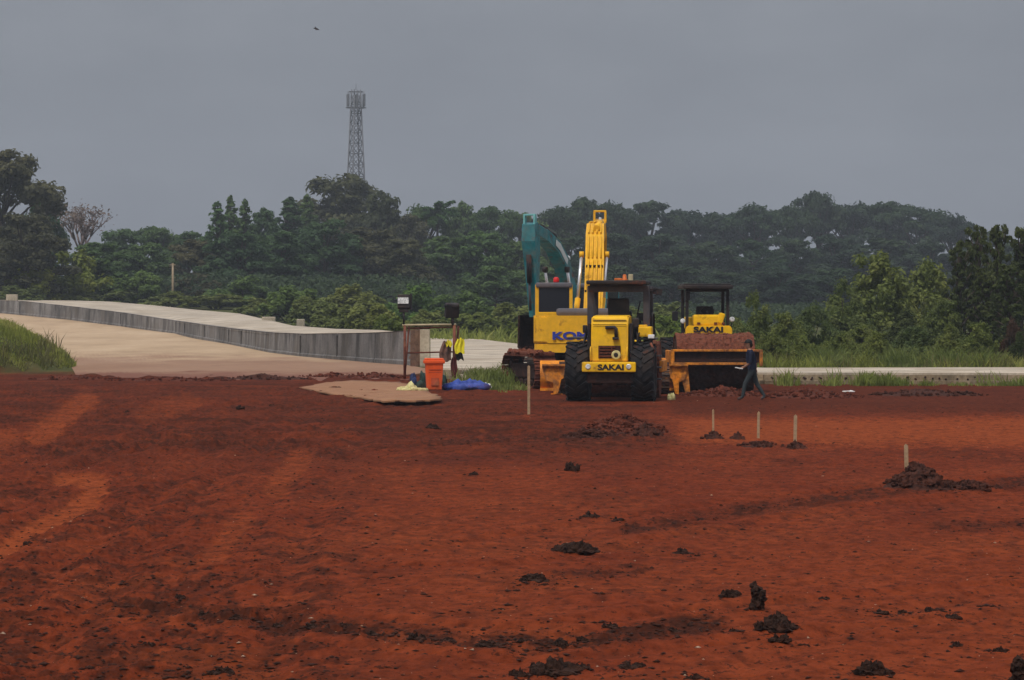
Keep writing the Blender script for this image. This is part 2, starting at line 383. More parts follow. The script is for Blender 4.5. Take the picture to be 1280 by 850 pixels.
def build_ground():
    ys = np.arange(866.0, 468.0, -0.85)
    D = np.concatenate([np.linspace(2.5, 20, 30), DG(ys), np.arange(DG(468.0) + 1, 205, 2.0), np.arange(205, 330, 5.0), np.geomspace(335, 1100, 26)])
    t = np.concatenate([-np.geomspace(0.62, 0.172, 46), np.arange(-0.170, 0.1701, 0.00036), np.geomspace(0.172, 0.62, 46)])
    DD, TT = np.meshgrid(D, t, indexing='ij'); XX = DD * TT
    nearfix = DD < 19
    Z = ground_z(XX, DD); Z = np.where(nearfix, gz_smooth(XX, DD), Z)
    wet, dry, fur, n1, n2, px, py = masks(XX, DD)
    V = np.stack([XX, DD, Z], -1).reshape(-1, 3)
    nr, nc = DD.shape; idx = np.arange(nr * nc).reshape(nr, nc)
    Q = np.stack([idx[:-1, :-1], idx[:-1, 1:], idx[1:, 1:], idx[1:, :-1]], -1).reshape(-1, 4)
    m, nt, b, out = nodes_of('red_soil')
    at = N(nt, 'ShaderNodeAttribute', attribute_name='soil'); sp = N(nt, 'ShaderNodeSeparateColor'); nt.links.new(at.outputs['Color'], sp.inputs[0])
    tc = N(nt, 'ShaderNodeTexCoord'); mp = N(nt, 'ShaderNodeMapping'); mp.inputs['Scale'].default_value = (1, 0.55, 1)
    nt.links.new(tc.outputs['Object'], mp.inputs[0])
    a1 = noise(nt, 0.7, 6, 0.62, mp.outputs[0]); a2 = noise(nt, 6.0, 6, 0.65, mp.outputs[0]); a3 = noise(nt, 30, 4, 0.6)
    c = ramp(nt, a1.outputs[0], [(0.3, (0.105, 0.0185, 0.0068)), (0.5, (0.138, 0.0250, 0.0082)), (0.7, (0.168, 0.033, 0.0105))])
    v = ramp(nt, a2.outputs[0], [(0.28, (0.42, 0.40, 0.40)), (0.5, (1, 1, 1)), (0.75, (1.4, 1.44, 1.48))])
    c = mixc(nt, 1.0, c, v, 'MULTIPLY')
    c = mixc(nt, sp.outputs[1], c, mixc(nt, 1.0, v, (0.215, 0.044, 0.0115), 'MULTIPLY'))
    wetc = ramp(nt, a2.outputs[0], [(0.35, (0.020, 0.008, 0.005)), (0.7, (0.064, 0.0155, 0.007))])
    wf = N(nt, 'ShaderNodeMath', operation='MULTIPLY'); nt.links.new(sp.outputs[0], wf.inputs[0]); wf.inputs[1].default_value = 0.95
    c = mixc(nt, wf.outputs[0], c, wetc)
    a4 = noise(nt, 11, 5, 0.7, mp.outputs[0]); a5 = noise(nt, 2.2, 6, 0.7, mp.outputs[0])
    c = mixc(nt, ramp(nt, a4.outputs[0], [(0.57, (0, 0, 0)), (0.62, (.85, .85, .85))]), c, (0.030, 0.009, 0.005))
    c = mixc(nt, ramp(nt, a5.outputs[0], [(0.55, (0, 0, 0)), (0.70, (.6, .6, .6))]), c, (0.055, 0.013, 0.006))
    c = mixc(nt, ramp(nt, a5.outputs[0], [(0.30, (.55, .55, .55)), (0.42, (0, 0, 0))]), c, (0.20, 0.044, 0.015))
    g = ramp(nt, a1.outputs[0], [(0.3, (0.035, 0.045, 0.015)), (0.7, (0.085, 0.085, 0.03))])
    c = mixc(nt, sp.outputs[2], c, g)
    nt.links.new(c, b.inputs['Base Color']); b.inputs['Roughness'].default_value = 0.95; b.inputs['Specular IOR Level'].default_value = 0.04
    bp = N(nt, 'ShaderNodeBump'); bp.inputs['Strength'].default_value = 0.55; bp.inputs['Distance'].default_value = 0.03
    ad = N(nt, 'ShaderNodeMath', operation='ADD'); nt.links.new(a2.outputs[0], ad.inputs[0]); nt.links.new(a3.outputs[0], ad.inputs[1])
    nt.links.new(ad.outputs[0], bp.inputs['Height']); nt.links.new(bp.outputs[0], b.inputs['Normal'])
    o = np_mesh('ground', V, Q, m, smooth=True)
    grass = sstep(96, 106, DD + (n2 - 0.5) * 8) * (1 - sstep(-1e3, 1e3, XX) * 0)
    # red spoil reaches a little past the haul strip on the left
    grass = np.where(XX < -1.0, sstep(108, 118, DD + (n2 - 0.5) * 6), grass)
    grass = np.maximum(grass, 1 - sstep(.95, 1.06, ((XX + 22.3) / 5.5) ** 2 + ((DD - 121) / 11.0) ** 2))
    col = np.stack([wet, dry, grass, np.ones_like(wet)], -1).astype(np.float32).reshape(-1, 4)
    ca = o.data.color_attributes.new('soil', 'FLOAT_COLOR', 'POINT'); ca.data.foreach_set('color', col.ravel())
    tag(o, kind='structure'); return o
build_ground()

# left haul road of pale compacted dirt, from the red field up along the wall
WALL = [(-40, 292, 374.5, 392.0), (24, 280, 376, 393.5), (88, 268, 383, 399.0), (150, 252, 390.5, 407.0), (219, 230, 401, 417.5), (285, 185, 410, 431), (337, 155, 415.5, 441.5), (374, 145, 417, 446), (420, 137, 416.5, 451), (467, 130, 415.5, 456), (512, 125, 413, 458.5)]
def wall_pts():
    return [Vector((PX(px, D), D, 0)) for px, D, a, b in WALL]
def sheet(name, mat, A, B, n_u, n_v, lift, edge=None):
    """grid between two poly-lines of equal node count, lying on the terrain"""
    def along(P, t):
        k = min(int(t * (len(P) - 1)), len(P) - 2); f = t * (len(P) - 1) - k
        return P[k] * (1 - f) + P[k + 1] * f
    V = []; E = []
    for i in range(n_u + 1):
        a, b = along(A, i / n_u), along(B, i / n_u)
        for j in range(n_v + 1):
            p = a * (1 - j / n_v) + b * (j / n_v)
            V.append((p.x, p.y, gz1(p.x, p.y, False) + lift)); E.append(edge(p.x, p.y) if edge else 0)
    idx = np.arange((n_u + 1) * (n_v + 1)).reshape(n_u + 1, n_v + 1)
    Q = np.stack([idx[:-1, :-1], idx[:-1, 1:], idx[1:, 1:], idx[1:, :-1]], -1).reshape(-1, 4)
    o = np_mesh(name, V, Q, mat, smooth=True)
    at = o.data.attributes.new('edge', 'FLOAT', 'POINT'); at.data.foreach_set('value', np.array(E, np.float32))
    return o
near_edge = [(-60, 140), (5, 138), (60, 133.5), (88, 124), (94, 111), (165, 106.5), (250, 105.8), (340, 104.5), (420, 103.8), (500, 107.5), (575, 110)]
A = [Vector((p.x, p.y + 0.0, 0)) for p in wall_pts()]
B = []
for (p0, d0), (p1, d1) in zip(near_edge, near_edge[1:]):
    for k in range(12):
        f = k / 12; d_ = d0 + (d1 - d0) * f; p_ = p0 + (p1 - p0) * f; d_ += (8.5 * (float(fbm(np.array([p_ * .06]), np.array([3.3]), 4, .6)[0]) - .5) * 2 if p0 >= 94 else 0); B.append(Vector((PX(p_, d_), d_, 0)))
A2 = []
for q0, q1 in zip(A, A[1:]): A2 += [q0.lerp(q1, k / 12) for k in range(12)]
A = A2
def road_edge(x, y):
    n = float(fbm(np.array([x * 0.8]), np.array([y * 0.35]), 3)[0])
    return float(.62 * sstep(158, 128, np.array([y + (n - 0.5) * 34]))[0] + .38 * sstep(118, 107, np.array([y + (n - 0.5) * 18]))[0])
tag(sheet('dirt_road', M_tanroad, A, B, 240, 60, 0.012, road_edge), kind='structure')

# pale concrete carriageway held behind the wall
UP = [(-40, 300, 372.5), (24, 300, 374), (80, 300, 375.2), (138, 300, 377), (190, 296, 381.5), (244, 290, 387), (300, 260, 392), (340, 215, 401), (366, 190, 407), (420, 168, 411), (475, 152, 412.5)]
LO = []
for px, D, yt, yb in WALL:
    LO.append(Vector((PX(px, D), D + 0.35, PZ(yt, D) - 0.10)))
UPV = [Vector((PX(px, D), D, PZ(py, D))) for px, D, py in UP]
mb = MB()
def apron(u, v):
    def along(P, t):
        k = min(int(t * (len(P) - 1)), len(P) - 2); f = t * (len(P) - 1) - k
        return P[k] * (1 - f) + P[k + 1] * f
    return along(LO, u) * (1 - v) + along(UPV, u) * v
mb.grid(apron, 60, 12)
tag(mb.build('upper_road', M_roadc), kind='structure')

M_darkjoint = paint('dark_joint', (.055, .05, .045), .95, 0, var=.3)  # dark filler set into some of the gaps between panels
# the wall: a run of cast concrete panels on a plinth
t = empty('concrete_wall', (0, 0, 0), 0, 'long grey stained concrete wall curving uphill beside the tan dirt road', 'wall')
WP = []
for px, D, yt, yb in WALL:
    gzv = gz1(PX(px, D), D, False); WP.append((Vector((PX(px, D), D, gzv)), PZ(yt, D) - gzv))
cuts = []
for (p0, h0), (p1, h1) in zip(WP, WP[1:]):
    n = max(1, int((p1 - p0).length / 9)); cuts += [(p0.lerp(p1, i / n), h0 + (h1 - h0) * i / n) for i in range(n)]
cuts.append(WP[-1])
for (p0, h0), (p1, h1) in zip(cuts, cuts[1:]):
    mb = MB(); d = (p1 - p0).normalized(); nrm = Vector((-d.y, d.x, 0)); nrm = nrm if nrm.y > 0 else -nrm
    g = d * 0.05; a, b = p0 + g, p1 - g
    prof = [(0.0, -0.6), (0.0, 0.12), (0.05, 0.16), (0.08, 0.97), (0.06, 1.0), (0.34, 1.0), (0.34, -0.6)]
    ra = [mb.bm.verts.new(a + nrm * o_ + Vector((0, 0, z * h0 if z > 0 else z))) for o_, z in prof]
    rb = [mb.bm.verts.new(b + nrm * o_ + Vector((0, 0, z * h1 if z > 0 else z))) for o_, z in prof]
    n = len(prof)
    for i in range(n): mb.bm.faces.new((ra[i], ra[(i + 1) % n], rb[(i + 1) % n], rb[i]))
    mb.bm.faces.new(ra[::-1]); mb.bm.faces.new(rb)
    mb.build('wall_panel', M_wallc, t)
    if random.random() > .42: continue
    mb = MB(); mb.box(tuple(p0 + nrm * .17 + Vector((0, 0, h0 * .46 - .1))), (.11, .30, h0 * .92 + .2), (0, 0, math.atan2(d.y, d.x)), .01); mb.build('wall_joint', M_darkjoint, t)

# concrete carriageway slab crossing behind the machines
ZS = 0.34
top = [(1420, 458.6), (1280, 459), (955, 459.6), (830, 455), (700, 438), (650, 430), (600, 424), (538, 421.5)]
topv = [(PX(px, DG(py, ZS)), DG(py, ZS)) for px, py in top]
front = [(538, 104.5), (700, 103.5), (830, 100.5), (955, 97.8), (1280, 97.2), (1420, 97)]
frv = [(PX(px, D), D) for px, D in front]
poly = topv + frv
mb = MB(); mb.prism([(x, y) for x, y in poly], 0.75, 'z', ZS - 0.375)
slab = tag(mb.build('concrete_road', M_roadc), kind='structure')
mb = MB()
for (x0, y0), (x1, y1) in zip(frv, frv[1:]):
    L = math.hypot(x1 - x0, y1 - y0); a = math.atan2(y1 - y0, x1 - x0)
    mb.box(((x0 + x1) / 2, (y0 + y1) / 2 - 0.06, 0.10), (L, 0.10, 0.36), (0, 0, a))
    mb.box(((x0 + x1) / 2, (y0 + y1) / 2 - 0.25, 0.03), (L, 0.5, 0.16), (0, 0, a))
mb.build('slab_edge', M_edgec, slab)
for i in range(30):
    px = 962 + i * 10.6 + random.uniform(-3, 3); D = 97.6
    mb = MB(); x = PX(px, D); mb.tube([(x, D, 0.2), (x + random.uniform(-.08, .08), D - 0.40, 0.17 + random.uniform(-.03, .05))], 0.03, 6)
    mb.build('dowel_bar', M_darkmud, slab)
for i, (px, D, w, h) in enumerate([(612, 100.5, 1.9, 0.22), (622, 102.2, 2.3, 0.30)]):
    mb = MB(); mb.box((0, 0, h / 2), (w, 0.6, h), bev=0.02)
    tag(mb.build('concrete_kerb_block', M_endc, None, (PX(px, D), D, 0)), ['low pale concrete strip in the grass left of the muddy crawler track, nearer one', 'low pale concrete strip in the grass left of the muddy crawler track, farther one'][i], 'kerb block')

# wall end: stained shutter boards and a tan post
mb = MB()
for k in range(4): mb.box((PX(514.5 + k * 3.2, 123), 123 + 0.02 * (k % 2), PZ(412, 123) / 2), (0.095, 0.08, PZ(412 - (k % 2) * 1.2, 123)))
mb.box((PX(519, 123), 123.12, 0.9), (0.46, 0.05, 0.1)); mb.box((PX(519, 123), 123.12, 0.35), (0.46, 0.05, 0.1))
tag(mb.build('shutter_board', M_brownboard), 'brown stained formwork boards standing against the end of the concrete wall', 'formwork')
mb = MB(); mb.box((PX(531, 122.5), 122.7, PZ(412, 122.5) / 2), (0.37, 0.5, PZ(412, 122.5)), bev=0.02)
tag(mb.build('concrete_post', M_endc), 'pale tan concrete end post behind the orange bin', 'post')

# ------------------------------------------------------------------ machine parts
def tyre(parent, x, y, r, w, name='tyre'):
    mb = MB(); hw = w / 2
    mb.lathe([(-hw * .72, r * .52), (-hw, r * .62), (-hw, r * .86), (-hw * .9, r * .94), (-hw * .55, r * .965), (hw * .55, r * .965), (hw * .9, r * .94), (hw, r * .86), (hw, r * .62), (hw * .72, r * .52)], 'x', (0, 0, 0), 40)
    n = 20
    for k in range(n):
        for s in (-1, 1):
            a = 2 * math.pi * (k + (0.5 if s > 0 else 0)) / n
            c = Vector((s * hw * .5, math.cos(a) * r * .965, math.sin(a) * r * .965))
            m_ = Matrix.Translation(c) @ Matrix.Rotation(a - math.pi / 2, 4, 'X') @ Matrix.Rotation(s * R(38), 4, 'Z')
            rr = bmesh.ops.create_cube(mb.bm, size=1.0)
            for v in rr['verts']: v.co = m_ @ Vector((v.co.x * w * .56, v.co.y * .085, v.co.z * .055))
    o = mb.build(name, M_rubber, parent, (x, y, r))
    mb = MB(); s = 1 if x > 0 else -1
    mb.lathe([(-hw * .7, r * .5), (hw * .35, r * .5), (hw * .3, r * .42), (hw * .1, r * .38), (hw * .15, r * .15), (hw * .5, r * .13)], 'x', (0, 0, 0), 28)
    ri = mb.build('rim', M_yel, o); ri.rotation_euler = (0, 0, 0 if s > 0 else math.pi)
    return o
def crawler(parent, x, y0, L, h, w, n=44, mat=None):
    """one crawler track, an endless loop of shoes around a frame"""
    mb = MB(); r = h / 2 - 0.05; S = L - 2 * r - 0.1; per = 2 * S + 2 * math.pi * r
    for k in range(n):
        d = per * k / n
        if d < S: p = (d, 2 * r, 0)
        elif d < S + math.pi * r: a = (d - S) / r; p = (S + math.sin(a) * r, r + math.cos(a) * r, -a)
        elif d < 2 * S + math.pi * r: p = (S - (d - S - math.pi * r), 0, math.pi)
        else: a = (d - 2 * S - math.pi * r) / r; p = (-math.sin(a) * r, r - math.cos(a) * r, math.pi - a)
        yy = y0 + r + 0.05 + p[0]; zz = 0.05 + p[1]
        mb.box((x, yy, zz), (w, per / n * 0.88, 0.035), (p[2], 0, 0))
        up = Vector((0, math.sin(-p[2]), math.cos(p[2]))) * 0.035
        mb.box((x, yy + up.y, zz + up.z), (w, 0.025, 0.05), (p[2], 0, 0))
    tr = mb.build('track', mat or M_track, parent)
    mb = MB(); mb.box((x, y0 + L / 2, h * .5), (w * .5, S + .1, h * .42), bev=.04)
    for k in range(6): mb.lathe([(-w * .3, .11), (w * .3, .11)], 'x', (x, y0 + r + .15 + (S - .2) * k / 5, .17), 14)
    for yy in (y0 + r + .05, y0 + L - r - .05): mb.lathe([(-w * .22, r * .8), (-w * .3, r * .4), (w * .3, r * .4), (w * .22, r * .8)][::1], 'x', (x, yy, r + .05), 20)
    mb.build('track_frame', M_darkmud, tr)
    return tr
def drum(parent, y, r, w, mat):
    mb = MB(); seg, nx = 56, 26
    rg = np.random.default_rng(5); ph = rg.random((seg, nx + 1))
    rings = []
    for i in range(nx + 1):
        x = -w / 2 + w * i / nx; ring = []
        for k in range(seg):
            a = 2 * math.pi * k / seg; rr = r + 0.05 * (ph[k, i] - .6) + 0.03 * math.sin(a * 7 + x * 3)
            ring.append(mb.bm.verts.new((x, math.cos(a) * rr, math.sin(a) * rr)))
        rings.append(ring)
    for r0, r1 in zip(rings, rings[1:]):
        for k in range(seg): mb.bm.faces.new((r0[k], r0[(k + 1) % seg], r1[(k + 1) % seg], r1[k]))
    mb.bm.faces.new(rings[0][::-1]); mb.bm.faces.new(rings[-1])
    return mb.build('drum', mat, parent, (0, y, r))
def part(mb, name, mat, parent, label=None):
    o = mb.build(name, mat, parent)
    if label: o['label'] = label
    return o

# ------------------------------------------------------------------ roller seen from behind
def roller_rear():
    D = 80.6
    t = empty('road_roller', (PX(762, D), D, gz1(PX(762, D), D) - 0.02), R(-6), 'yellow road roller seen from behind with lettered rear bumper and big black tyres', 'road roller')
    for x in (-.83, .83): tyre(t, x, 0.55, 0.765, 0.58)
    mb = MB(); mb.box((0, .6, .74), (1.15, .5, .38), bev=.04); mb.lathe([(-.6, .17), (.6, .17)], 'x', (0, .55, .76), 20); mb.box((0, .05, .62), (1.22, .4, .27), bev=.03)
    mb.box((-.3, .1, .5), (.25, .25, .12), bev=.02); mb.box((.3, .1, .5), (.25, .25, .12), bev=.02)
    part(mb, 'rear_axle', M_darkmud, t)
    mb = MB(); mb.box((0, -.12, .9), (1.36, .34, .25), bev=.035); b = part(mb, 'bumper', M_yel, t)
    lettering('SAKAI', .66, .15, (.05, -.293, .895), M_black, b, .045)
    for x in (-.52, .5):
        mb = MB(); mb.lathe([(-.315, .05), (-.305, .066), (-.29, .07)], 'y', (x, 0, .91), 16); mb.build('tail_light', M_lens, b)
    mb = MB()   # engine hood, leaning forward a little
    prof = [(-.05, 1.03), (-.03, 1.45), (.0, 1.95), (.06, 2.1), (.16, 2.17), (1.35, 2.2), (1.35, 1.03)]
    mb.prism(prof, .93, 'x', 0, .03); hood = part(mb, 'engine_hood', M_yel, t)
    mb = MB(); mb.box((0.0, -.06, 1.275), (.56, .03, .32), bev=.01); gr = part(mb, 'grille', M_darkmud, hood)
    mb = MB()
    for k in range(4): mb.box((-.06, -.085, 1.17 + k * .075), (.42, .025, .03), (R(20), 0, 0))
    for k in range(2): mb.box((-.26 + k * .32, -.086, 1.275), (.02, .02, .3))
    mb.build('grille_slats', M_mud, hood)
    mb = MB(); mb.lathe([(-.125, .085), (-.12, .115), (-.075, .12)], 'y', (.17, 0, 1.2), 24); rg = mb.build('badge', M_bagw, hood)
    mb = MB(); mb.lathe([(-.135, .055), (-.12, .06)], 'y', (.17, 0, 1.2), 18); mb.build('badge_centre', M_black, hood)
    mb = MB(); mb.tube([(-.1, -.06, 1.89), (.13, -.07, 1.90), (.17, -.08, 1.86), (.17, -.09, 1.64)], .045, 10); mb.box((.16, -.085, 1.62), (.16, .1, .07), bev=.015)
    mb.build('exhaust_pipe', M_black, hood)
    mb = MB(); mb.box((0, .02, 2.075), (.84, .02, .02)); mb.box((0, -.025, 1.97), (.84, .02, .012)); mb.build('hood_seam', M_darkmud, hood)
    for x in (-.53, .53):
        mb = MB(); mb.box((x, .52, 1.52), (.08, .85, .95), bev=.02); part(mb, 'hood_side_slab', M_black, t)  # black slab along each side of the hood
    for x in (-.47, .45):
        mb = MB(); mb.tube([(x, -.03, 1.05), (x, -.13, 1.1), (x, -.13, 1.36), (x, -.03, 1.4)], .02, 8); part(mb, 'grab_handle', M_yel, t)
    # platform, fenders, tank, hoses
    mb = MB(); mb.box((0, 1.75, 1.36), (2.0, 1.3, .1), bev=.02); mb.box((-.85, .9, 1.62), (.55, .8, .05), bev=.02); mb.box((.85, .9, 1.60), (.6, .8, .05), bev=.02); part(mb, 'platform', M_rops, t)
    mb = MB(); mb.box((.86, .75, 1.78), (.34, .6, .26), bev=.04); mb.box((.80, .7, 1.93), (.2, .4, .05), bev=.02); part(mb, 'fuel_tank', M_yel, t)
    mb = MB(); mb.box((1.02, .5, 1.66), (.16, .2, .1), bev=.02); part(mb, 'work_light', M_white, t)
    mb = MB(); mb.lathe([(0, .12), (.32, .12)], 'z', (.62, .8, 1.62), 16); part(mb, 'air_filter', M_black, t)
    mb = MB(); mb.box((.62, .6, 2.0), (.16, .2, .25), bev=.03); part(mb, 'battery_box', M_black, t)
    mb = MB(); mb.box((-.66, .45, 1.85), (.11, .14, .2), bev=.03); part(mb, 'work_light', M_black, t)
    mb = MB()
    for k in range(5): mb.tube([(-.66 + .03 * k, .4, 1.1), (-.7, .3 - .03 * k, 1.4), (-.62, .5, 1.7 + .03 * k), (-.6, .9, 1.8)], .022, 6)
    part(mb, 'hose_bundle', M_black, t); mb = MB()
    for k in range(5): mb.tube([(.6 + .04 * k, .5, 1.3), (.68, .35, 1.55 + .04 * k), (.63 + .05 * k, .7, 1.85), (.6, 1.1, 1.9)], .02, 6)
    part(mb, 'hose_bundle', M_black, t)
    mb = MB(); mb.tube([(1.02, .2, 1.5), (1.12, .15, 1.3), (1.06, .15, 1.15)], .03, 8); mb.box((1.12, .3, 1.52), (.1, .1, .1), bev=.02); part(mb, 'side_bracket', M_rust, t)
    # canopy
    xs = (-.57, .86)
    for yy in (1.15, 2.55):
        for x in xs:
            mb = MB(); mb.box((x, yy, 2.12), (.17, .13, 1.5), bev=.02); part(mb, 'canopy_post', M_rops, t)
    mb = MB(); mb.box((.145, 1.15, 2.87), (1.6, .15, .16), bev=.03); mb.box((.145, 2.55, 2.87), (1.6, .13, .13), bev=.03)
    for x in xs: mb.box((x, 1.85, 2.87), (.12, 1.4, .12), bev=.02)
    part(mb, 'canopy_frame', M_rops, t)
    mb = MB(); mb.box((.1, 1.8, 3.035), (1.52, 2.0, .10), bev=.03); mb.box((.1, 1.8, 2.97), (1.36, 1.8, .05)); part(mb, 'canopy_roof', M_black, t)
    mb = MB(); mb.lathe([(0, .08), (.04, .08), (.045, .05), (.13, .048), (.16, .03)], 'z', (.26, 1.7, 3.08), 16); bc = part(mb, 'beacon', M_amber, t)
    mb = MB(); mb.box((.42, 1.68, 3.16), (.12, .1, .17), bev=.02); mb.build('beacon_box', M_paleboard, bc); mb = MB(); mb.box((.1, 1.68, 3.11), (.2, .12, .07), bev=.02); mb.build('switch_box', M_amber, bc)
    mb = MB(); mb.box((1.13, 1.3, 2.8), (.24, .03, .16), (0, R(12), 0), .01); mb.tube([(.95, 1.2, 2.85), (1.08, 1.28, 2.86), (1.16, 1.3, 2.86)], .015, 6); part(mb, 'mirror', M_black, t)
    # operator station
    mb = MB(); mb.box((.12, 1.75, 1.75), (.55, .5, .14), bev=.05); mb.box((.12, 1.5, 2.22), (.55, .14, .82), (R(-5), 0, 0), .05); part(mb, 'seat', M_black, t)
    mb = MB(); mb.box((.1, 2.45, 1.85), (.6, .25, .9), bev=.05); part(mb, 'console', M_black, t)
    mb = MB()
    rg_ = [(.1 + .22 * math.cos(a), 2.2 + .05 * math.sin(a), 2.3 + .2 * math.sin(a)) for a in [2 * math.pi * k / 20 for k in range(21)]]
    mb.tube(rg_, .018, 8, False); mb.tube([(.1, 2.2, 2.3), (.1, 2.42, 2.05)], .025, 8); part(mb, 'steering_wheel', M_black, t)
    mb = MB()
    for x in (.62, .98):
        mb.tube([(x, 1.35, 1.4), (x, 1.35, 2.15), (x, 1.7, 2.25), (x, 2.3, 2.2), (x, 2.4, 1.4)], .022, 8)
    mb.tube([(.55, 1.6, 1.9), (.62, 1.5, 2.3), (.68, 1.45, 2.55)], .02, 8); mb.box((.7, 1.5, 2.15), (.16, .2, .2), bev=.03)
    part(mb, 'hand_rail', M_black, t)
    # front frame and drum
    mb = MB(); mb.box((0, 2.55, .85), (.5, .7, .5), bev=.05); mb.box((0, 3.0, .9), (1.9, .25, .35), bev=.04)
    for x in (-1.13, 1.13): mb.box((x, 3.85, .85), (.10, 1.9, .3), bev=.03)
    mb.box((0, 4.72, .9), (2.3, .12, .28), bev=.03); part(mb, 'drum_frame', M_orange, t)
    drum(t, 3.85, .74, 2.1, M_mud)
    mb = MB()
    for k in range(3): mb.box((1.05, 1.8, .55 + k * .3), (.3, .35, .04), bev=.01)
    for y in (1.6, 2.0): mb.box((.96, y, .92), (.04, .05, .85))
    part(mb, 'step', M_rops, t)
    return t
roller_rear()

# ------------------------------------------------------------------ roller seen from the front
def roller_front():
    D = 88.2; X = PX(896, D)
    t = empty('road_roller', (X, D, gz1(X, D) - 0.04), R(1.5), 'muddy road roller seen from the front, its wide drum under orange frame beams', 'road roller')
    d = drum(t, .98, .77, 2.14, M_darkmud)  # dark drum colour carries the shade under the frame beams
    mb = MB()   # soil caked on the upper side of the drum
    def cap(u, v):
        a = R(28) + v * R(120); x = -1.08 + 2.16 * u
        rr = .83 + .07 * float(vnoise(np.array([u * 19.0]), np.array([v * 9.0]))[0]) + .05 * float(vnoise(np.array([u * 47.0]), np.array([v * 23.0]))[0])
        return Vector((x, -math.cos(a) * rr, math.sin(a) * rr))
    mb.grid(cap, 60, 16, False)
    for i in range(46):
        a = R(random.uniform(35, 130)); x = random.uniform(-1.0, 1.0); mb.blob((x, -math.cos(a) * .86, math.sin(a) * .86), [random.uniform(.04, .09)] * 3, 1, .3, i, True)
    mb.build('caked_soil', M_mud, d)
    mb = MB(); mb.box((0, 0, 1.205), (2.42, .14, .06), bev=.015); mb.box((-.1, 0, .84), (2.26, .14, .07), bev=.015)
    for x in (-1.22, 1.22):
        mb.box((x, .0, 1.0), (.09, .16, .46), bev=.015); mb.box((x, 1.05, 1.02), (.09, 2.1, .34), bev=.02)
    mb.box((0, 2.05, 1.0), (2.4, .18, .34), bev=.02)
    fr = part(mb, 'front_frame', M_orangem, t)
    mb = MB(); mb.box((0, .06, 1.02), (2.34, .05, .28)); mb.box((-.2, -.02, .93), (1.9, .06, .09)); mb.build('frame_panel', M_darkmud, fr)
    # articulated rear body facing us
    y = 2.55
    mb = MB(); mb.box((0, y + .15, 1.1), (.8, .9, .7), bev=.05); mb.box((0, y + 1.0, 1.0), (1.3, 1.2, .5), bev=.05); part(mb, 'chassis', M_darkmud, t)
    mb = MB(); mb.prism([(-.66, 1.62), (-.66, 1.78), (-.60, 1.87), (.60, 1.87), (.66, 1.78), (.66, 1.62)], .2, 'y', y, .02); b = part(mb, 'cowl', M_yel, t)
    lettering('SAKAI', .84, .17, (-.02, y - .112, 1.76), M_black, b, .045)
    mb = MB()
    for k in range(9): mb.blob((-.55 + k * .14, y - .13, 1.60 + random.uniform(-.02, .03)), (.11, .05, .05), 1, .3, k, True)
    mb.build('mud_splash', M_mud, b)
    mb = MB(); mb.box((.0, y + .3, 2.02), (.86, .5, .32), bev=.06); mb.box((.36, y + .2, 2.08), (.16, .4, .3), (0, R(18), 0), .04); mb.box((0, y + .08, 2.11), (.78, .05, .05), bev=.01); cn = part(mb, 'console', M_yel, t)
    for x in (-.28, .2, .42):
        mb = MB(); mb.box((x, y + .03, 1.93), (.09, .05, .07), bev=.01); mb.build('console_vent', M_mud, cn)
    mb = MB(); mb.box((0, y + .75, 1.42), (1.6, 1.3, .12), bev=.02); part(mb, 'platform', M_rops, t)
    mb = MB(); mb.box((0, y + 1.1, 1.85), (.5, .45, .12), bev=.04); mb.box((0, y + 1.32, 2.12), (.5, .12, .6), bev=.04); part(mb, 'seat', M_black, t)
    mb = MB()
    rg_ = [(.0 + .2 * math.cos(a), y + .55 + .08 * math.sin(a), 2.28 + .12 * math.sin(a)) for a in [2 * math.pi * k / 20 for k in range(21)]]
    mb.tube(rg_, .018, 8, False); mb.tube([(0, y + .55, 2.28), (0, y + .4, 2.1)], .03, 8); part(mb, 'steering_wheel', M_black, t)
    for yy in (y + .2, y + 1.75):
        for x in (-.6, .56):
            mb = MB(); mb.box((x, yy, 2.2), (.09, .09, 1.4), bev=.015); part(mb, 'canopy_post', M_black, t)
    mb = MB(); mb.box((-.02, y + .95, 2.97), (1.42, 2.1, .11), bev=.03); mb.box((-.02, y + .95, 3.04), (1.3, 2.0, .05), bev=.02); mb.box((-.02, y + .22, 2.88), (1.2, .1, .1), bev=.02); mb.box((-.58, y + .15, 2.72), (.12, .12, .26), bev=.03); part(mb, 'canopy_roof', M_black, t)
    for x in (-.74, .66):
        mb = MB(); mb.lathe([(-.06, .045), (-.05, .072), (.0, .075), (.06, .05)], 'y', (x, y - .05, 2.0 + (.05 if x > 0 else 0)), 16); l = part(mb, 'headlight', M_lens, t)
        mb = MB(); mb.tube([(x, y, 1.95), (x * .9, y + .1, 1.7), (x * .8, y + .2, 1.5)], .02, 6); mb.build('lamp_stalk', M_black, l)
    mb = MB(); mb.box((-.94, y + .2, 2.14), (.17, .05, .27), bev=.02); mb.tube([(-.94, y + .2, 2.26), (-.8, y + .2, 2.4), (-.6, y + .2, 2.4)], .015, 6); part(mb, 'mirror', M_black, t)
    for x in (-.95, .95): tyre(t, x, y + 1.9, .76, .55)
    mb = MB(); mb.box((0, y + 2.5, 1.55), (.95, 1.4, 1.1), bev=.06); part(mb, 'engine_hood', M_yel, t)
roller_front()

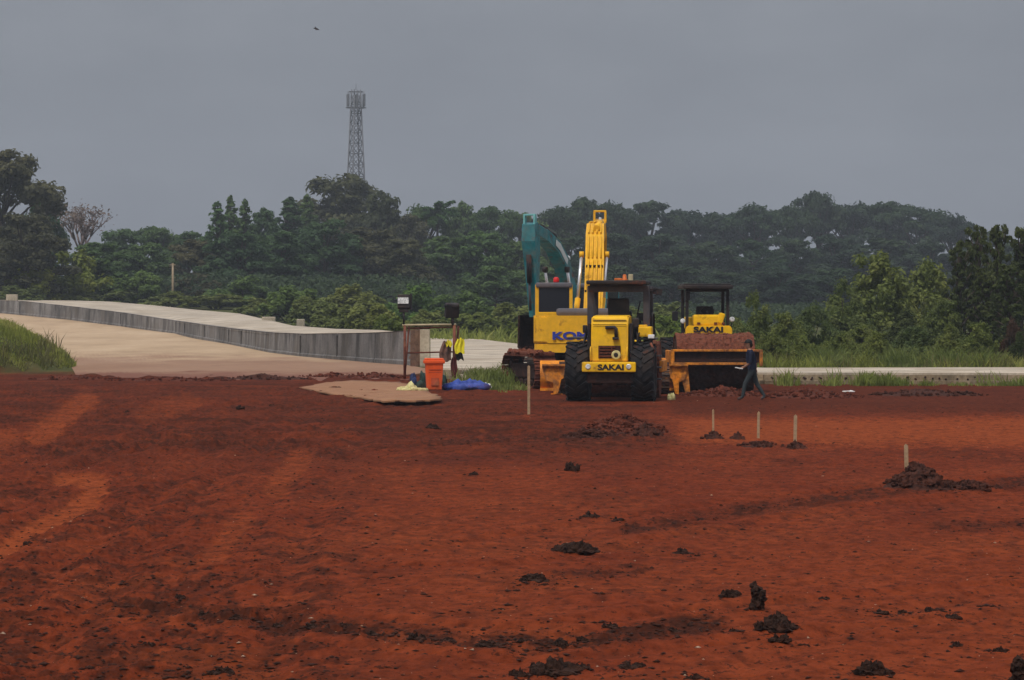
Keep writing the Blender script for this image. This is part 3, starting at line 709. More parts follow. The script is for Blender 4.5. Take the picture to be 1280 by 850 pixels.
# ------------------------------------------------------------------ bulldozer hidden between them
def bulldozer():
    D = 86.6; X = PX(769, D)
    t = empty('bulldozer', (X, D, gz1(X, D) - 0.03), 0, 'yellow crawler bulldozer half hidden behind the tyres of the nearer road roller', 'bulldozer')
    for s in (-1, 1): crawler(t, s * 1.22, 0.05, 2.9, .86, .52, 40)
    mb = MB(); mb.box((0, 1.6, .85), (1.3, 2.7, .6), bev=.06); mb.box((0, 2.3, 1.4), (.9, 1.4, .6), bev=.07); mb.box((0, .35, 1.25), (1.2, .5, .5), bev=.07); part(mb, 'body', M_yel, t)
    mb = MB(); mb.box((0, .95, 1.35), (.5, .5, .14), bev=.04); mb.box((0, .72, 1.62), (.5, .12, .45), bev=.04); part(mb, 'seat', M_black, t)
    for s in (-1, 1):
        mb = MB(); mb.box((s * .985, .15, .55), (.08, .4, .5), bev=.02); part(mb, 'final_drive', M_yel, t)
        mb = MB(); xo = s * 1.62
        mb.box((xo, 1.7, .45), (.14, 3.0, .2), bev=.02); part(mb, 'push_arm', M_orange, t)
        mb = MB()   # splayed rear bracket: gusset plate on two legs
        sx = 1 if s > 0 else -1; x0 = 1.46
        P = lambda q: [(sx * (x0 + a), b) for a, b in q]
        if s < 0: x0 = 1.36
        w = .5 if s > 0 else .62
        q1 = [(0, .82), (w, .82), (w, .72), (w * .82, .40), (w * .42, .33), (w * .06, .46)]
        q2 = [(w * .16, .44), (w * .52, .42), (w * .50, .02), (w * .30, .05)]
        q3 = [(w * .60, .76), (w * 1.0, .80), (w * 1.14, .04), (w * .90, .0), (w * .72, .34)]
        for q, yy in ((q1, -.10), (q2, -.16), (q3 if s > 0 else [(w * .1, .05), (w * .62, .05), (w * .62, 0), (w * .1, 0)], -.06)):
            mb.prism(P(q), .06, 'y', yy, .008)
        mb.prism(P([(0, .84), (w, .84), (w, .79), (0, .79)]), .2, 'y', -.12)
        part(mb, 'arm_bracket', M_orangem, t)
    mb = MB()
    def bl(u, v): return Vector((-2.0 + 4.0 * u, 3.55 - .22 * math.sin(v * math.pi), .02 + .85 * v))
    mb.grid(bl, 20, 8); mb.grid(lambda u, v: bl(u, v) + Vector((0, .05, 0)), 20, 8); mb.box((0, 3.5, .05), (4.0, .12, .1))
    part(mb, 'blade', M_orange, t)
    for x in (-.3, .3):
        mb = MB(); mb.tube([(x, 2.9, 1.5), (x, 3.3, .8)], .05); part(mb, 'lift_cylinder', M_black, t)
    mb = MB(); mb.tube([(.25, 2.6, 1.68), (.25, 2.6, 2.0)], .04); part(mb, 'exhaust_pipe', M_black, t)
bulldozer()

# ------------------------------------------------------------------ excavators
def beam(mb, pts, widths, heights, x=0.0, xs=None):
    """box section swept in the local y-z plane; pts (y,z)"""
    rings = []
    for i, (y, z) in enumerate(pts):
        a = Vector(pts[max(i - 1, 0)]); b = Vector(pts[min(i + 1, len(pts) - 1)]); tt = (b - a).normalized(); nn = Vector((-tt.y, tt.x))
        h = heights[i] / 2; w = widths[i] / 2; xx = x if xs is None else xs[i]
        rings.append([mb.bm.verts.new((xx + sx * w, y + nn.x * sh * h, z + nn.y * sh * h)) for sx, sh in ((-1, -1), (1, -1), (1, 1), (-1, 1))])
    for r0, r1 in zip(rings, rings[1:]):
        for k in range(4): mb.bm.faces.new((r0[k], r0[(k + 1) % 4], r1[(k + 1) % 4], r1[k]))
    mb.bm.faces.new(rings[0][::-1]); mb.bm.faces.new(rings[-1])
    return mb
def excavator(name, loc, rz, label, P, pose, uc_rot, text=None, trackmat=None, uc_shift=(0, 0), accent=None):
    t = empty(name, loc, rz, label, 'excavator')
    uc = MB(); uc.box((0, 0, .62), (1.3, 1.5, .5), bev=.08); uc.box((0, .9, .5), (2.4, .35, .3), bev=.04); uc.box((0, -.9, .5), (2.4, .35, .3), bev=.04); uc.lathe([(0, .6), (.25, .6)], 'z', (0, 0, .8), 28)
    u = uc.build('undercarriage', M_darkmud, t, (uc_shift[0], 1.95 + uc_shift[1], 0)); u.rotation_euler = (0, 0, uc_rot)
    for s in (-1, 1): crawler(u, s * 1.22, -2.05, 4.1, 1.0, .66, 48, trackmat)
    if trackmat:
        mb = MB(); mb.box((-1.22, -.2, 1.02), (.62, 3.3, .12), bev=.04)
        for k in range(26): mb.blob((-1.22 + random.uniform(-.3, .3), random.uniform(-1.9, 1.5), 1.05), (random.uniform(.08, .18), random.uniform(.1, .25), random.uniform(.05, .1)), 2, .35, k, True)
        mb.build('caked_soil', M_mud, u)
    mb = MB(); mb.box((0, 1.9, 1.12), (2.66, 2.9, .16), bev=.03); part(mb, 'deck', M_rops, t)
    # counterweight with rounded rear corners
    pl = [(-1.43, .75), (-1.43, .42)] + [(-1.43 + .42 * (1 - math.cos(a)), .42 - .36 * math.sin(a)) for a in [R(15 * k) for k in range(1, 7)]]
    pl += [(-.5, .01), (0, 0), (.5, .01)] + [(1.43 - .42 * (1 - math.cos(a)), .42 - .36 * math.sin(a)) for a in [R(90 - 15 * k) for k in range(0, 6)]] + [(1.43, .42), (1.43, .75)]
    mb = MB(); mb.prism(pl, .80, 'z', 1.73, .05); cw = part(mb, 'counterweight', P['main'], t)
    mb = MB(); mb.prism([(x * .985, y + .02) for x, y in pl], .26, 'z', 1.19, .03); mb.build('counterweight_foot', P['main'], cw)
    mb = MB(); mb.prism([(x * .97, y + .04) for x, y in pl], .02, 'z', 1.325); mb.build('counterweight_groove', M_black, cw)
    if text: lettering(text, 2.22, .235, (.22, -.006, 1.55), M_blue, cw, .045)
    mb = MB(); mb.box((.45, 1.6, 1.65), (1.9, 1.8, .9), bev=.06); part(mb, 'side_cover', P['main'], t)
    mb = MB(); mb.box((.28, .75, 2.23), (2.1, .9, .22), bev=.09); mb.box((.3, 1.5, 2.18), (1.6, .7, .16), bev=.05); part(mb, 'engine_hood', M_greyhood, t)
    mb = MB(); mb.tube([(.75, .75, 2.2), (.75, .75, 2.62)], .06, 10); part(mb, 'exhaust_pipe', M_black, t)
    # cab on the left
    x0, x1 = -1.37, -.28; xc = (x0 + x1) / 2; wx = x1 - x0
    mb = MB()
    for x in (x0 + .05, x1 - .05):
        for y in (1.35, 2.9): mb.box((x, y, 2.2), (.10, .10, 1.68), bev=.02)
    mb.box((xc, 2.1, 1.4), (wx, 1.62, .42), bev=.04); mb.box((xc, 1.34, 1.93), (wx - .06, .07, .6), bev=.02)
    cab = part(mb, 'cab', P['main'], t)
    mb = MB(); mb.box((xc, 1.33, 2.6), (wx - .18, .03, .72)); mb.box((xc, 2.92, 2.3), (wx - .16, .03, 1.3)); mb.box((x0 + .03, 2.1, 2.4), (.03, 1.4, 1.0)); mb.box((x1 - .03, 2.1, 2.4), (.03, 1.4, 1.0)); mb.build('window', M_glass, cab)
    mb = MB(); mb.box((xc, 2.1, 3.02), (wx - .02, 1.7, .15), bev=.05); mb.build('cab_roof', M_greyhood, cab)
    if accent:
        mb = MB(); mb.lathe([(0, .07), (.03, .09), (.13, .085), (.17, .04)], 'z', (xc + .07, 1.9, 3.09), 14); mb.build('beacon', M_red, cab)
    # boom, arm, bucket
    mb = MB(); b = pose['boom']; beam(mb, b['p'], b['w'], b['h'], 0, b.get('x')); bo = part(mb, 'boom', P['boom'], t)
    mb = MB()
    for k in range(len(b['p']) - 1):   # weld ribs and hydraulic lines along the boom
        (ya, za), (yb, zb) = b['p'][k], b['p'][k + 1]; xa = b.get('x', [0] * 9)[k]; xb = b.get('x', [0] * 9)[k + 1]
        dv = Vector((yb - ya, zb - za)).normalized(); nn = Vector((-dv.y, dv.x)); ha, hb = b['h'][k] / 2 + .03, b['h'][k + 1] / 2 + .03
        for ox in (-.2, -.07, .07, .2):
            mb.tube([(xa + ox * b['w'][k] / .6, ya + nn.x * ha, za + nn.y * ha), (xb + ox * b['w'][k + 1] / .6, yb + nn.x * hb, zb + nn.y * hb)], .028, 6)
    mb.build('hydraulic_lines', P['lines'], bo)
    if pose.get('clamps'):
        for (y, z, x) in pose['clamps']:
            mb = MB(); mb.box((x, y, z), (.5, .09, .07), bev=.01); mb.build('pipe_clamp', M_darkmud, bo)
    for s in (-1, 1):
        (ya, za), (yb, zb) = pose['lift']; xm = pose.get('liftx', 0); m_ = .45
        ym, zm = ya + (yb - ya) * m_, za + (zb - za) * m_
        mb = MB(); mb.tube([(s * .38 + xm * .4, ya, za), (s * .38 + xm * .7, ym, zm)], .085, 12); cy = part(mb, 'lift_cylinder', P['boom'], t)
        mb = MB(); mb.tube([(s * .38 + xm * .7, ym, zm), (s * .38 + xm, yb, zb)], .05, 10); mb.build('piston_rod', M_chrome, cy)
        mb = MB(); mb.lathe([(-.07, .1), (.07, .1)], 'x', (s * .38 + xm, yb, zb), 14); mb.build('rod_eye', P['dark'], cy)
    a = pose['arm']; mb = MB(); beam(mb, a['p'], a['w'], a['h'], a['x']); ar = part(mb, 'arm', P['boom'], t)
    mb = MB()
    for sx in (-1, 1):
        y, z = a['p'][0]; mb.box((a['x'] + sx * .17, y, z + .08), (.07, .22, .34), bev=.02)
    mb.box((a['x'], a['p'][0][0], a['p'][0][1] + .27), (.4, .18, .06), bev=.02); mb.build('arm_lug', P['lug'], ar)
    (ya, za), (yb, zb) = pose['armcyl']; m_ = .6
    mb = MB(); mb.tube([(pose['acx'], ya, za), (a['x'], ya + (yb - ya) * m_, za + (zb - za) * m_)], .1, 12); cy = part(mb, 'arm_cylinder', P['dark'], t)
    mb = MB(); mb.tube([(a['x'], ya + (yb - ya) * m_, za + (zb - za) * m_), (a['x'], yb, zb)], .05, 10); mb.build('piston_rod', P.get('rod', M_chrome), cy)
    (ya, za), (yb, zb) = pose['buckcyl']
    mb = MB(); mb.tube([(a['x'], ya, za), (a['x'], (ya + yb) / 2, (za + zb) / 2)], .085, 12); cy = part(mb, 'bucket_cylinder', P['dark'], t)
    mb = MB(); mb.tube([(a['x'], (ya + yb) / 2, (za + zb) / 2), (a['x'], yb, zb)], .045, 10); mb.build('piston_rod', P.get('rod', M_chrome), cy)
    y, z = a['p'][-1]; s = pose.get('bs', -1)
    mb = MB(); shell = [(0, .05), (-.35, .0), (-.72, -.25), (-.85, -.6), (-.68, -.95), (-.3, -1.1), (.1, -1.0)]
    for sx in (-.5, .5): mb.prism([(y + s * -q[0], z + q[1]) for q in shell], .05, 'x', a['x'] + sx)
    for q0, q1 in zip(shell, shell[1:]):
        v = [mb.bm.verts.new((a['x'] + sx, y + s * -q[0], z + q[1])) for q, sx in ((q0, -.5), (q0, .5), (q1, .5), (q1, -.5))]; mb.bm.faces.new(v)
    for k in range(5): mb.box((a['x'] - .42 + k * .21, y + s * -.14, z - 1.0), (.07, .22, .07))
    bk = part(mb, 'bucket', M_darkmud, t)
    return t
DK = 92.6
# upper yellow excavator, back turned
poseK = dict(boom=dict(p=[(2.75, 1.75), (3.25, 2.7), (3.75, 3.6), (4.3, 4.25), (5.0, 4.62), (6.3, 4.75)], w=[.56, .56, .56, .55, .52, .46], h=[.5, .62, .72, .75, .6, .45], x=[.32, .38, .42, .44, .48, .60]),
             clamps=[(3.35, 3.85 - .25, .41), (3.0, 2.85, .36)],
             lift=((3.1, 1.55), (3.9, 3.95)), liftx=.42,
             arm=dict(p=[(6.5, 5.06), (6.6, 4.6), (6.9, 3.4), (7.3, 1.9)], w=[.34, .42, .40, .32], h=[.4, .68, .6, .34], x=.66),
             armcyl=((4.35, 4.75), (6.3, 5.1)), acx=.5, buckcyl=((6.9, 4.9), (7.6, 2.6)), bs=1)
excavator('excavator', (PX(729, DK), DK, gz1(PX(729, DK), DK) - 0.02), 0, 'yellow excavator with its back turned and boom raised high behind the rear-view roller',
          dict(main=M_kyel, boom=M_kyel, lines=M_kyel, dark=M_kyel, lug=M_kyel), poseK, R(14), 'KOMATSU', M_mud, (-.38, -.05), True)
poseT = dict(boom=dict(p=[(2.6, 1.7), (3.25, 2.9), (4.0, 3.75), (5.0, 4.3), (6.1, 4.62), (7.2, 4.8)], w=[.46, .46, .46, .44, .4, .36], h=[.34, .40, .44, .40, .34, .28], x=[-.12, -.1, -.08, -.06, -.04, 0]),
             lift=((3.2, 1.4), (4.4, 3.55)), arm=dict(p=[(7.35, 5.02), (7.25, 4.5), (7.1, 3.8), (6.95, 2.5), (6.9, 2.0)], w=[.42, .46, .40, .26, .22], h=[.4, .6, .5, .36, .28], x=0.06),
             armcyl=((4.6, 4.65), (7.0, 5.1)), acx=0, buckcyl=((7.5, 4.0), (7.3, 2.2)), bs=-1)
TX, TD = 2.70, 110.4
M_tealw = paint('teal_stencil', (0.55, 0.58, 0.58), 0.5, 0.0, var=0.05)
M_teallug = paint('pale_teal_casting', (0.16, 0.42, 0.42), 0.5, 0.05, var=0.1)
te = excavator('excavator', (TX, TD, gz1(TX, TD, False) + 0.02), R(163.7), 'teal excavator mostly hidden behind the yellow one, its arm hanging straight down',
          dict(main=M_teal, boom=M_teal, lines=M_teal, dark=M_black, lug=M_teallug, rod=M_rops), poseT, R(8))
# stencilled white panel on the near flank of the teal boom
bo = [c for c in te.children if c.name.startswith('boom')][0]
for sx in (-1, 1):
    mb = MB(); mb.prism([(4.1, 3.70), (5.0, 4.18), (5.5, 4.33), (5.45, 4.52), (4.95, 4.40), (4.0, 3.88)], .012, 'x', sx * .232 - .07); mb.build('boom_panel', M_tealw, bo)
mb = MB(); mb.tube([(.44, 1.59, 2.3), (.44, 1.59, 3.9)], .10, 10); sk = mb.build('capped_pole', M_rops, te)  # dark upright pole with a pale cap, standing in for a boom work light
mb = MB(); mb.lathe([(3.86, .1), (3.92, .16), (4.02, .15), (4.06, .08)], 'z', (.44, 1.59, 0), 14); mb.build('pole_cap', M_tealw, sk)

# ------------------------------------------------------------------ lamp frame and odds and ends
def lamp_frame():
    D = 101.0; xa, xb = PX(506, D), PX(568, D); z0 = gz1(xa, D, False)
    t = empty('lamp_frame', ((xa + xb) / 2, D, z0), 0, 'rusty red pipe frame carrying two floodlights, standing behind the orange bin', 'lamp stand')
    h = (xb - xa) / 2; zt = PZ(406.5, D) - z0
    for x, r in ((-h, .045), (h, .055)):
        mb = MB(); mb.tube([(x, 0, 0), (x, 0, zt)], r, 10); mb.tube([(x - .02, .1, 0), (x + .12, .5, zt * .98)], r * .7, 8); mb.box((x, .1, .03), (.3, .7, .06), bev=.01); part(mb, 'post', M_rust, t)
    mb = MB(); mb.tube([(-h - .08, 0, zt), (h + .06, 0, zt + .02)], .035, 8); part(mb, 'cross_bar', M_paleboard, t)
    mb = MB(); mb.tube([(-h, .05, zt - .1), (h, .05, zt - .06)], .025, 8); mb.tube([(-h, .45, zt * .5), (h, .45, zt * .52)], .025, 8); part(mb, 'brace', M_rust, t)
    # left lamp: unlit, its glass coloured pale for the reflected light
    zl = PZ(377, D) - z0
    mb = MB(); mb.tube([(-h - .03, 0, zt), (-h - .03, 0, zl - .3)], .03, 8); mb.box((-h - .03, .03, zl - .28), (.3, .16, .12), bev=.02); part(mb, 'lamp_stem', M_black, t)
    mb = MB(); mb.box((-h - .03, .05, zl), (.40, .2, .44), (R(-12), 0, 0), .03); mb.box((-h + .19, .05, zl), (.06, .16, .5), bev=.01); fl = part(mb, 'floodlight', M_black, t)
    mb = MB(); mb.box((-h - .05, -.075, zl + .03), (.34, .03, .2), (R(-12), 0, 0), .005); mb.box((-h - .05, -.052, zl - .15), (.34, .03, .08), (R(-12), 0, 0), .005); mb.build('lamp_glass', M_lens, fl)
    zr = PZ(388, D) - z0
    mb = MB(); mb.tube([(h - .05, 0, zt), (h - .06, 0, zr - .2)], .05, 8); part(mb, 'lamp_stem', M_black, t)
    mb = MB(); mb.box((h - .08, 0, zr), (.44, .26, .46), (R(12), 0, R(14)), .05); mb.box((h - .08, -.02, zr + .14), (.48, .3, .1), bev=.03); part(mb, 'floodlight', M_black, t)
lamp_frame()
def cloth(name, mat, c, w, h, label, cat, seed, depth=.12):
    """hanging folded garment with thickness"""
    rg = random.Random(seed); ph = [rg.uniform(0, 6) for _ in range(4)]; mb = MB()
    def f(side):
        def g(u, v):
            wd = w * (.55 + .45 * math.sin(min(1, v * 1.7) * math.pi / 2)) * (1 - .12 * v)
            x = (u - .5) * wd + .02 * math.sin(v * 5 + ph[0]); z = -v * h + .03 * math.sin(u * 9 + ph[1])
            y = side * (.03 + depth * .5 * math.sin(u * math.pi) * (.4 + .6 * v)) + .03 * math.sin(u * 14 + ph[2] + v * 2)
            return Vector((c[0] + x, c[1] + y, c[2] + z))
        return g
    mb.grid(f(-1), 18, 14); mb.grid(f(1), 18, 14)
    bmesh.ops.remove_doubles(mb.bm, verts=mb.bm.verts[:], dist=.004)
    return tag(mb.build(name, mat), label, cat)
DV = 100.8
cloth('safety_vest', M_vest, (PX(575, DV), DV, PZ(423, DV)), .34, .46, 'bright yellow hi-vis vest hanging on the right post of the lamp frame', 'vest', 3)
cloth('work_glove', M_vest, (PX(561, DV), DV, PZ(425, DV)), .2, .2, 'small yellow cloth hanging on the left side of the right lamp post', 'cloth', 5, .08)
cloth('work_jacket', M_jacket, (PX(557, DV), DV + .15, PZ(427, DV)), .4, .62, 'brown work jacket hanging beside the right lamp post above the bin', 'jacket', 8)
cloth('dark_trousers', M_black, (PX(574, DV), DV + .2, PZ(438, DV)), .28, .3, 'dark cloth hanging below the yellow hi-vis vest', 'cloth', 9)
cloth('red_cloth', paint('dark_red_cloth', (.10, .02, .02), .9, 0), (PX(568, DV), DV + .12, PZ(447, DV)), .24, .68, 'dark red cloth hanging low on the right lamp post', 'cloth', 10)

def orange_bin():
    D = 90.8; X = PX(542.5, D); z = gz1(X, D)
    t = empty('waste_bin', (X, D, z - .01), R(4), 'tall tapered orange plastic bin standing beside the blue tarpaulin', 'bin')
    mb = MB(); mb.box((0, 0, .4), (.42, .46, .78), bev=.03, taper=(1.22, 1.2)); part(mb, 'body', M_bin, t)
    mb = MB(); mb.box((0, 0, .80), (.60, .62, .1), bev=.03); mb.box((0, .0, .87), (.54, .56, .06), bev=.025); mb.tube([(-.25, .33, .84), (.25, .33, .84)], .025, 8); part(mb, 'lid', M_bin, t)
    mb = MB(); mb.box((.02, -.243, .3), (.22, .02, .34), (R(-4), 0, 0), .005); mb.box((.02, -.262, .58), (.36, .02, .03)); mb.box((.02, -.25, .5), (.36, .02, .02)); part(mb, 'front_panel', paint('darker_orange', (.45, .06, .02), .6, .25), t)
    mb = MB()
    for x in (-.2, .2): mb.lathe([(-.03, .09), (.03, .09)], 'x', (x, .22, .09), 16)
    part(mb, 'wheel', M_black, t)
orange_bin()
def heap_of(name, mat, px, py, w, h, dep, label, cat, n, seed, D=None, jit=.3):
    D = D or DG(py); X = PX(px, D); z = gz1(X, D); mb = MB(); rg = random.Random(seed)
    for i in range(n):
        u = rg.uniform(-.5, .5); v = rg.uniform(-.5, .5); k = max(.15, 1 - 1.6 * (u * u + v * v))
        r = rg.uniform(.16, .34) * w
        mb.blob((u * w * .8, v * dep, h * .35 * k), (r, min(r, dep * .4), h * .62 * k), 2, jit, seed * 50 + i)
    return tag(mb.build(name, mat, None, (X, D, z)), label, cat)
heap_of('tarpaulin', M_tarp, 583, 487, 1.15, .30, .5, 'crumpled bright blue plastic tarpaulin on the ground right of the orange bin', 'tarpaulin', 9, 3, 91.0, .4)
heap_of('cloth_bundle', M_navy, 521, 484, .42, .58, .4, 'dark navy and white bundle left of the orange bin', 'bundle', 6, 4, 92.0, .35)
heap_of('plastic_sack', M_greenbag, 528, 487, .36, .62, .3, 'dark green plastic sack tucked behind the orange bin, left side', 'sack', 4, 6, 91.6)
heap_of('plastic_sack', M_greenbag, 557, 487, .36, .60, .3, 'dark green plastic sack tucked behind the orange bin, right side', 'sack', 4, 7, 91.8)
heap_of('plastic_bag', M_bagw, 515, 491, .62, .22, .4, 'crumpled pale yellow plastic bag on the ground near the orange bin', 'bag', 8, 8, 88.6, .45)
heap_of('plastic_bag', M_white, 607, 484, .3, .16, .3, 'small whitish plastic bag at the right end of the blue tarpaulin', 'bag', 5, 9, 92.5, .45)
heap_of('plastic_bag', M_bagw, 840, 499, .24, .18, .3, 'small pale green bag on the soil below the orange bracket', 'bag', 5, 12, 81.8, .4)
heap_of('rag', M_white, 1062, 490, .3, .05, .14, 'thin white rag on red soil below the weeds by the slab', 'rag', 3, 21, None, .5)
# dusty tan sheet on the soil, its near edge lifted
import itertools
pp = [(374, 487), (405, 481), (440, 477.5), (500, 480), (525, 486), (545, 499), (553, 505.5), (520, 508.5), (478, 507), (452, 500), (420, 497)]
_pp = []
for (a, b), (a2, b2) in zip(pp, pp[1:] + pp[:1]):
    for k in range(6):
        f = k / 6; _pp.append((a + (a2 - a) * f + random.uniform(-3, 3) * (k > 0), b + (b2 - b) * f + random.uniform(-.45, .45) * (k > 0)))
pp = _pp
P2 = [(PX(a, DG(b)), DG(b)) for a, b in pp]; cx = sum(p[0] for p in P2) / len(P2); cy = sum(p[1] for p in P2) / len(P2)
mb = MB(); rings = []
for k in range(7):
    f = 1 - k / 6.5; ring = []
    for (x, y), (a, b) in zip(P2, pp):
        lx, ly = cx + (x - cx) * f, cy + (y - cy) * f
        lift = .02 + (.075 * f * min(1, max(0, (a - 455) / 40)) if b > 497 else 0) + .012 * random.random(); ring.append(Vector((lx, ly, gz1(lx, ly, False) + .04 + lift)))
    rings.append(ring)
TV = [[mb.bm.verts.new(p) for p in r] for r in rings]; BV = [mb.bm.verts.new(p - Vector((0, 0, .035))) for p in rings[0]]
n = len(pp)
for r0, r1 in zip(TV, TV[1:]):
    for i in range(n): mb.bm.faces.new((r0[i], r0[(i + 1) % n], r1[(i + 1) % n], r1[i])).smooth = True
mb.bm.faces.new(TV[-1]); mb.bm.faces.new(BV)
for i in range(n): mb.bm.faces.new((BV[i], BV[(i + 1) % n], TV[0][(i + 1) % n], TV[0][i]))
tag(mb.build('ground_sheet', M_tan), 'large dusty tan sheet lying on the red soil in front of the bin, edge lifted', 'sheet')

# survey stakes
for px, yt, yb, w, lab in [(661, 458, 522, .06, 'tall thin wooden stake in front of the muddy crawler track'), (895.5, 456, 488, .08, 'grey wooden stake standing before the dark drum of the farther roller'),
                           (948, 516, 548, .05, 'short thin stake on the bright soil band, left of the stake in the dark mound'), (994, 520, 553, .06, 'pale wooden stake standing in a small dark soil mound'),
                           (891.5, 513, 540, .04, 'faint thin stake behind a small heap, leftmost on the bright soil band'), (1133, 557, 585, .06, 'short pale stake behind the large dark soil mound')]:
    D = DG(yb); X = PX(px, D); z = gz1(X, D); h = PZ(yt, D) - z
    mb = MB(); a = random.uniform(-.03, .03)
    mb.box((0, 0, h / 2 - .1), (w, w * .7, h + .2), (0, a, 0), .004); mb.prism([(-w * .5 + a * h, h - .002), (w * .5 + a * h, h - .002), (a * h, h + .03)], w * .6, 'y', 0)
    tag(mb.build('survey_stake', M_wood, None, (X, D, z)), lab, 'stake', 'survey stakes in the red soil')

# soil heaps
def soil_heap(px, py, w, h, dep, mat, label, seed, nb=40):
    D = DG(py); X = PX(px, D); rg = random.Random(seed); z0 = gz1(X, D); mb = MB()
    def f(u, v):
        a, b = (u - .5) * 2, (v - .5) * 2; r = math.hypot(a, b)
        k = max(0, 1 - r) ** 1.1; n_ = float(fbm(np.array([u * 7 + seed]), np.array([v * 7 + seed * 3]), 4, .6)[0])
        return Vector((a * w / 2, b * dep / 2, h * k * (.2 + 1.6 * n_) - .04 + .06 * (n_ - .5)))
    mb.grid(f, 44, 44)
    for i in range(nb):
        a = rg.uniform(0, 6.28); r = rg.random() ** .6 * .95; x, y = math.cos(a) * r * w / 2, math.sin(a) * r * dep / 2
        s = rg.uniform(.012, .015 + .045 * rg.random() ** 2) * min(1.6, w + .3); mb.blob((x, y, h * max(0, 1 - r) * .9), (s * rg.uniform(.8, 1.3), s, s * rg.uniform(.6, 1)), 2, .45, seed * 99 + i, True)
    tag(mb.build('soil_heap', mat, None, (X, D, z0)), label, 'soil heap', 'heaps of loose soil on the site')
soil_heap(778, 540, 1.9, .36, 3.2, M_heap, 'broad low heap of loose red soil in front of the nearer roller', 3, 240)
soil_heap(740, 546, 1.3, .16, 2.0, M_heapd, 'low dark lumpy heap at the left foot of the broad red heap', 4, 120)
soil_heap(808, 545, .7, .28, 1.0, M_heapd, 'small dark steep heap at the right foot of the broad red heap', 5, 40)
soil_heap(1148, 610, .98, .30, 1.5, M_heapd, 'dark brown soil mound on the right with a stake behind it', 6, 200)
soil_heap(1210, 612, .9, .12, 1.2, M_heapd, 'low lumpy soil tail just right of the dark brown mound', 16, 120)
soil_heap(893, 548, .55, .16, .9, M_heapd, 'small peaked soil heap on the bright band, left of its neighbour', 7, 30)
soil_heap(922, 549, .36, .15, .6, M_heapd, 'small rounded soil heap on the bright band, beside a thin stake', 8, 20)
soil_heap(995, 558, .55, .14, .8, M_heapd, 'small dark mound around the foot of a pale stake', 9, 30)
soil_heap(950, 556, .9, .08, 1.2, M_heapd, 'flat spread of soil lumps between two stakes', 10, 40)
soil_heap(905, 494, 2.4, .24, 3.0, M_heap, 'low bank of red soil at the foot of the farther roller', 11, 200)
soil_heap(1010, 496, 3.2, .22, 4.0, M_heap, 'long low bank of red soil right of the walking worker', 12, 220)
soil_heap(1160, 494, 3.4, .16, 3.0, M_heapd, 'long low dark soil ridge below the slab edge on the right', 13, 160)
soil_heap(470, 472, 2.0, .2, 3.0, M_heap, 'low red soil ridge left of the lamp frame', 14, 90)

soil_heap(90, 474, 3.6, .12, 2.0, M_heap, 'low ragged soil ridge at the far left where tan road meets red soil', 21, 90)
soil_heap(215, 476, 4.4, .13, 2.4, M_heap, 'low ragged soil ridge below the middle of the tan road', 22, 110)
soil_heap(330, 474, 3.6, .15, 2.4, M_heapd, 'low dark soil ridge left of the tan sheet, along the road edge', 23, 90)
soil_heap(420, 471, 3.0, .14, 2.2, M_heap, 'low soil ridge behind the left end of the tan sheet', 24, 80)
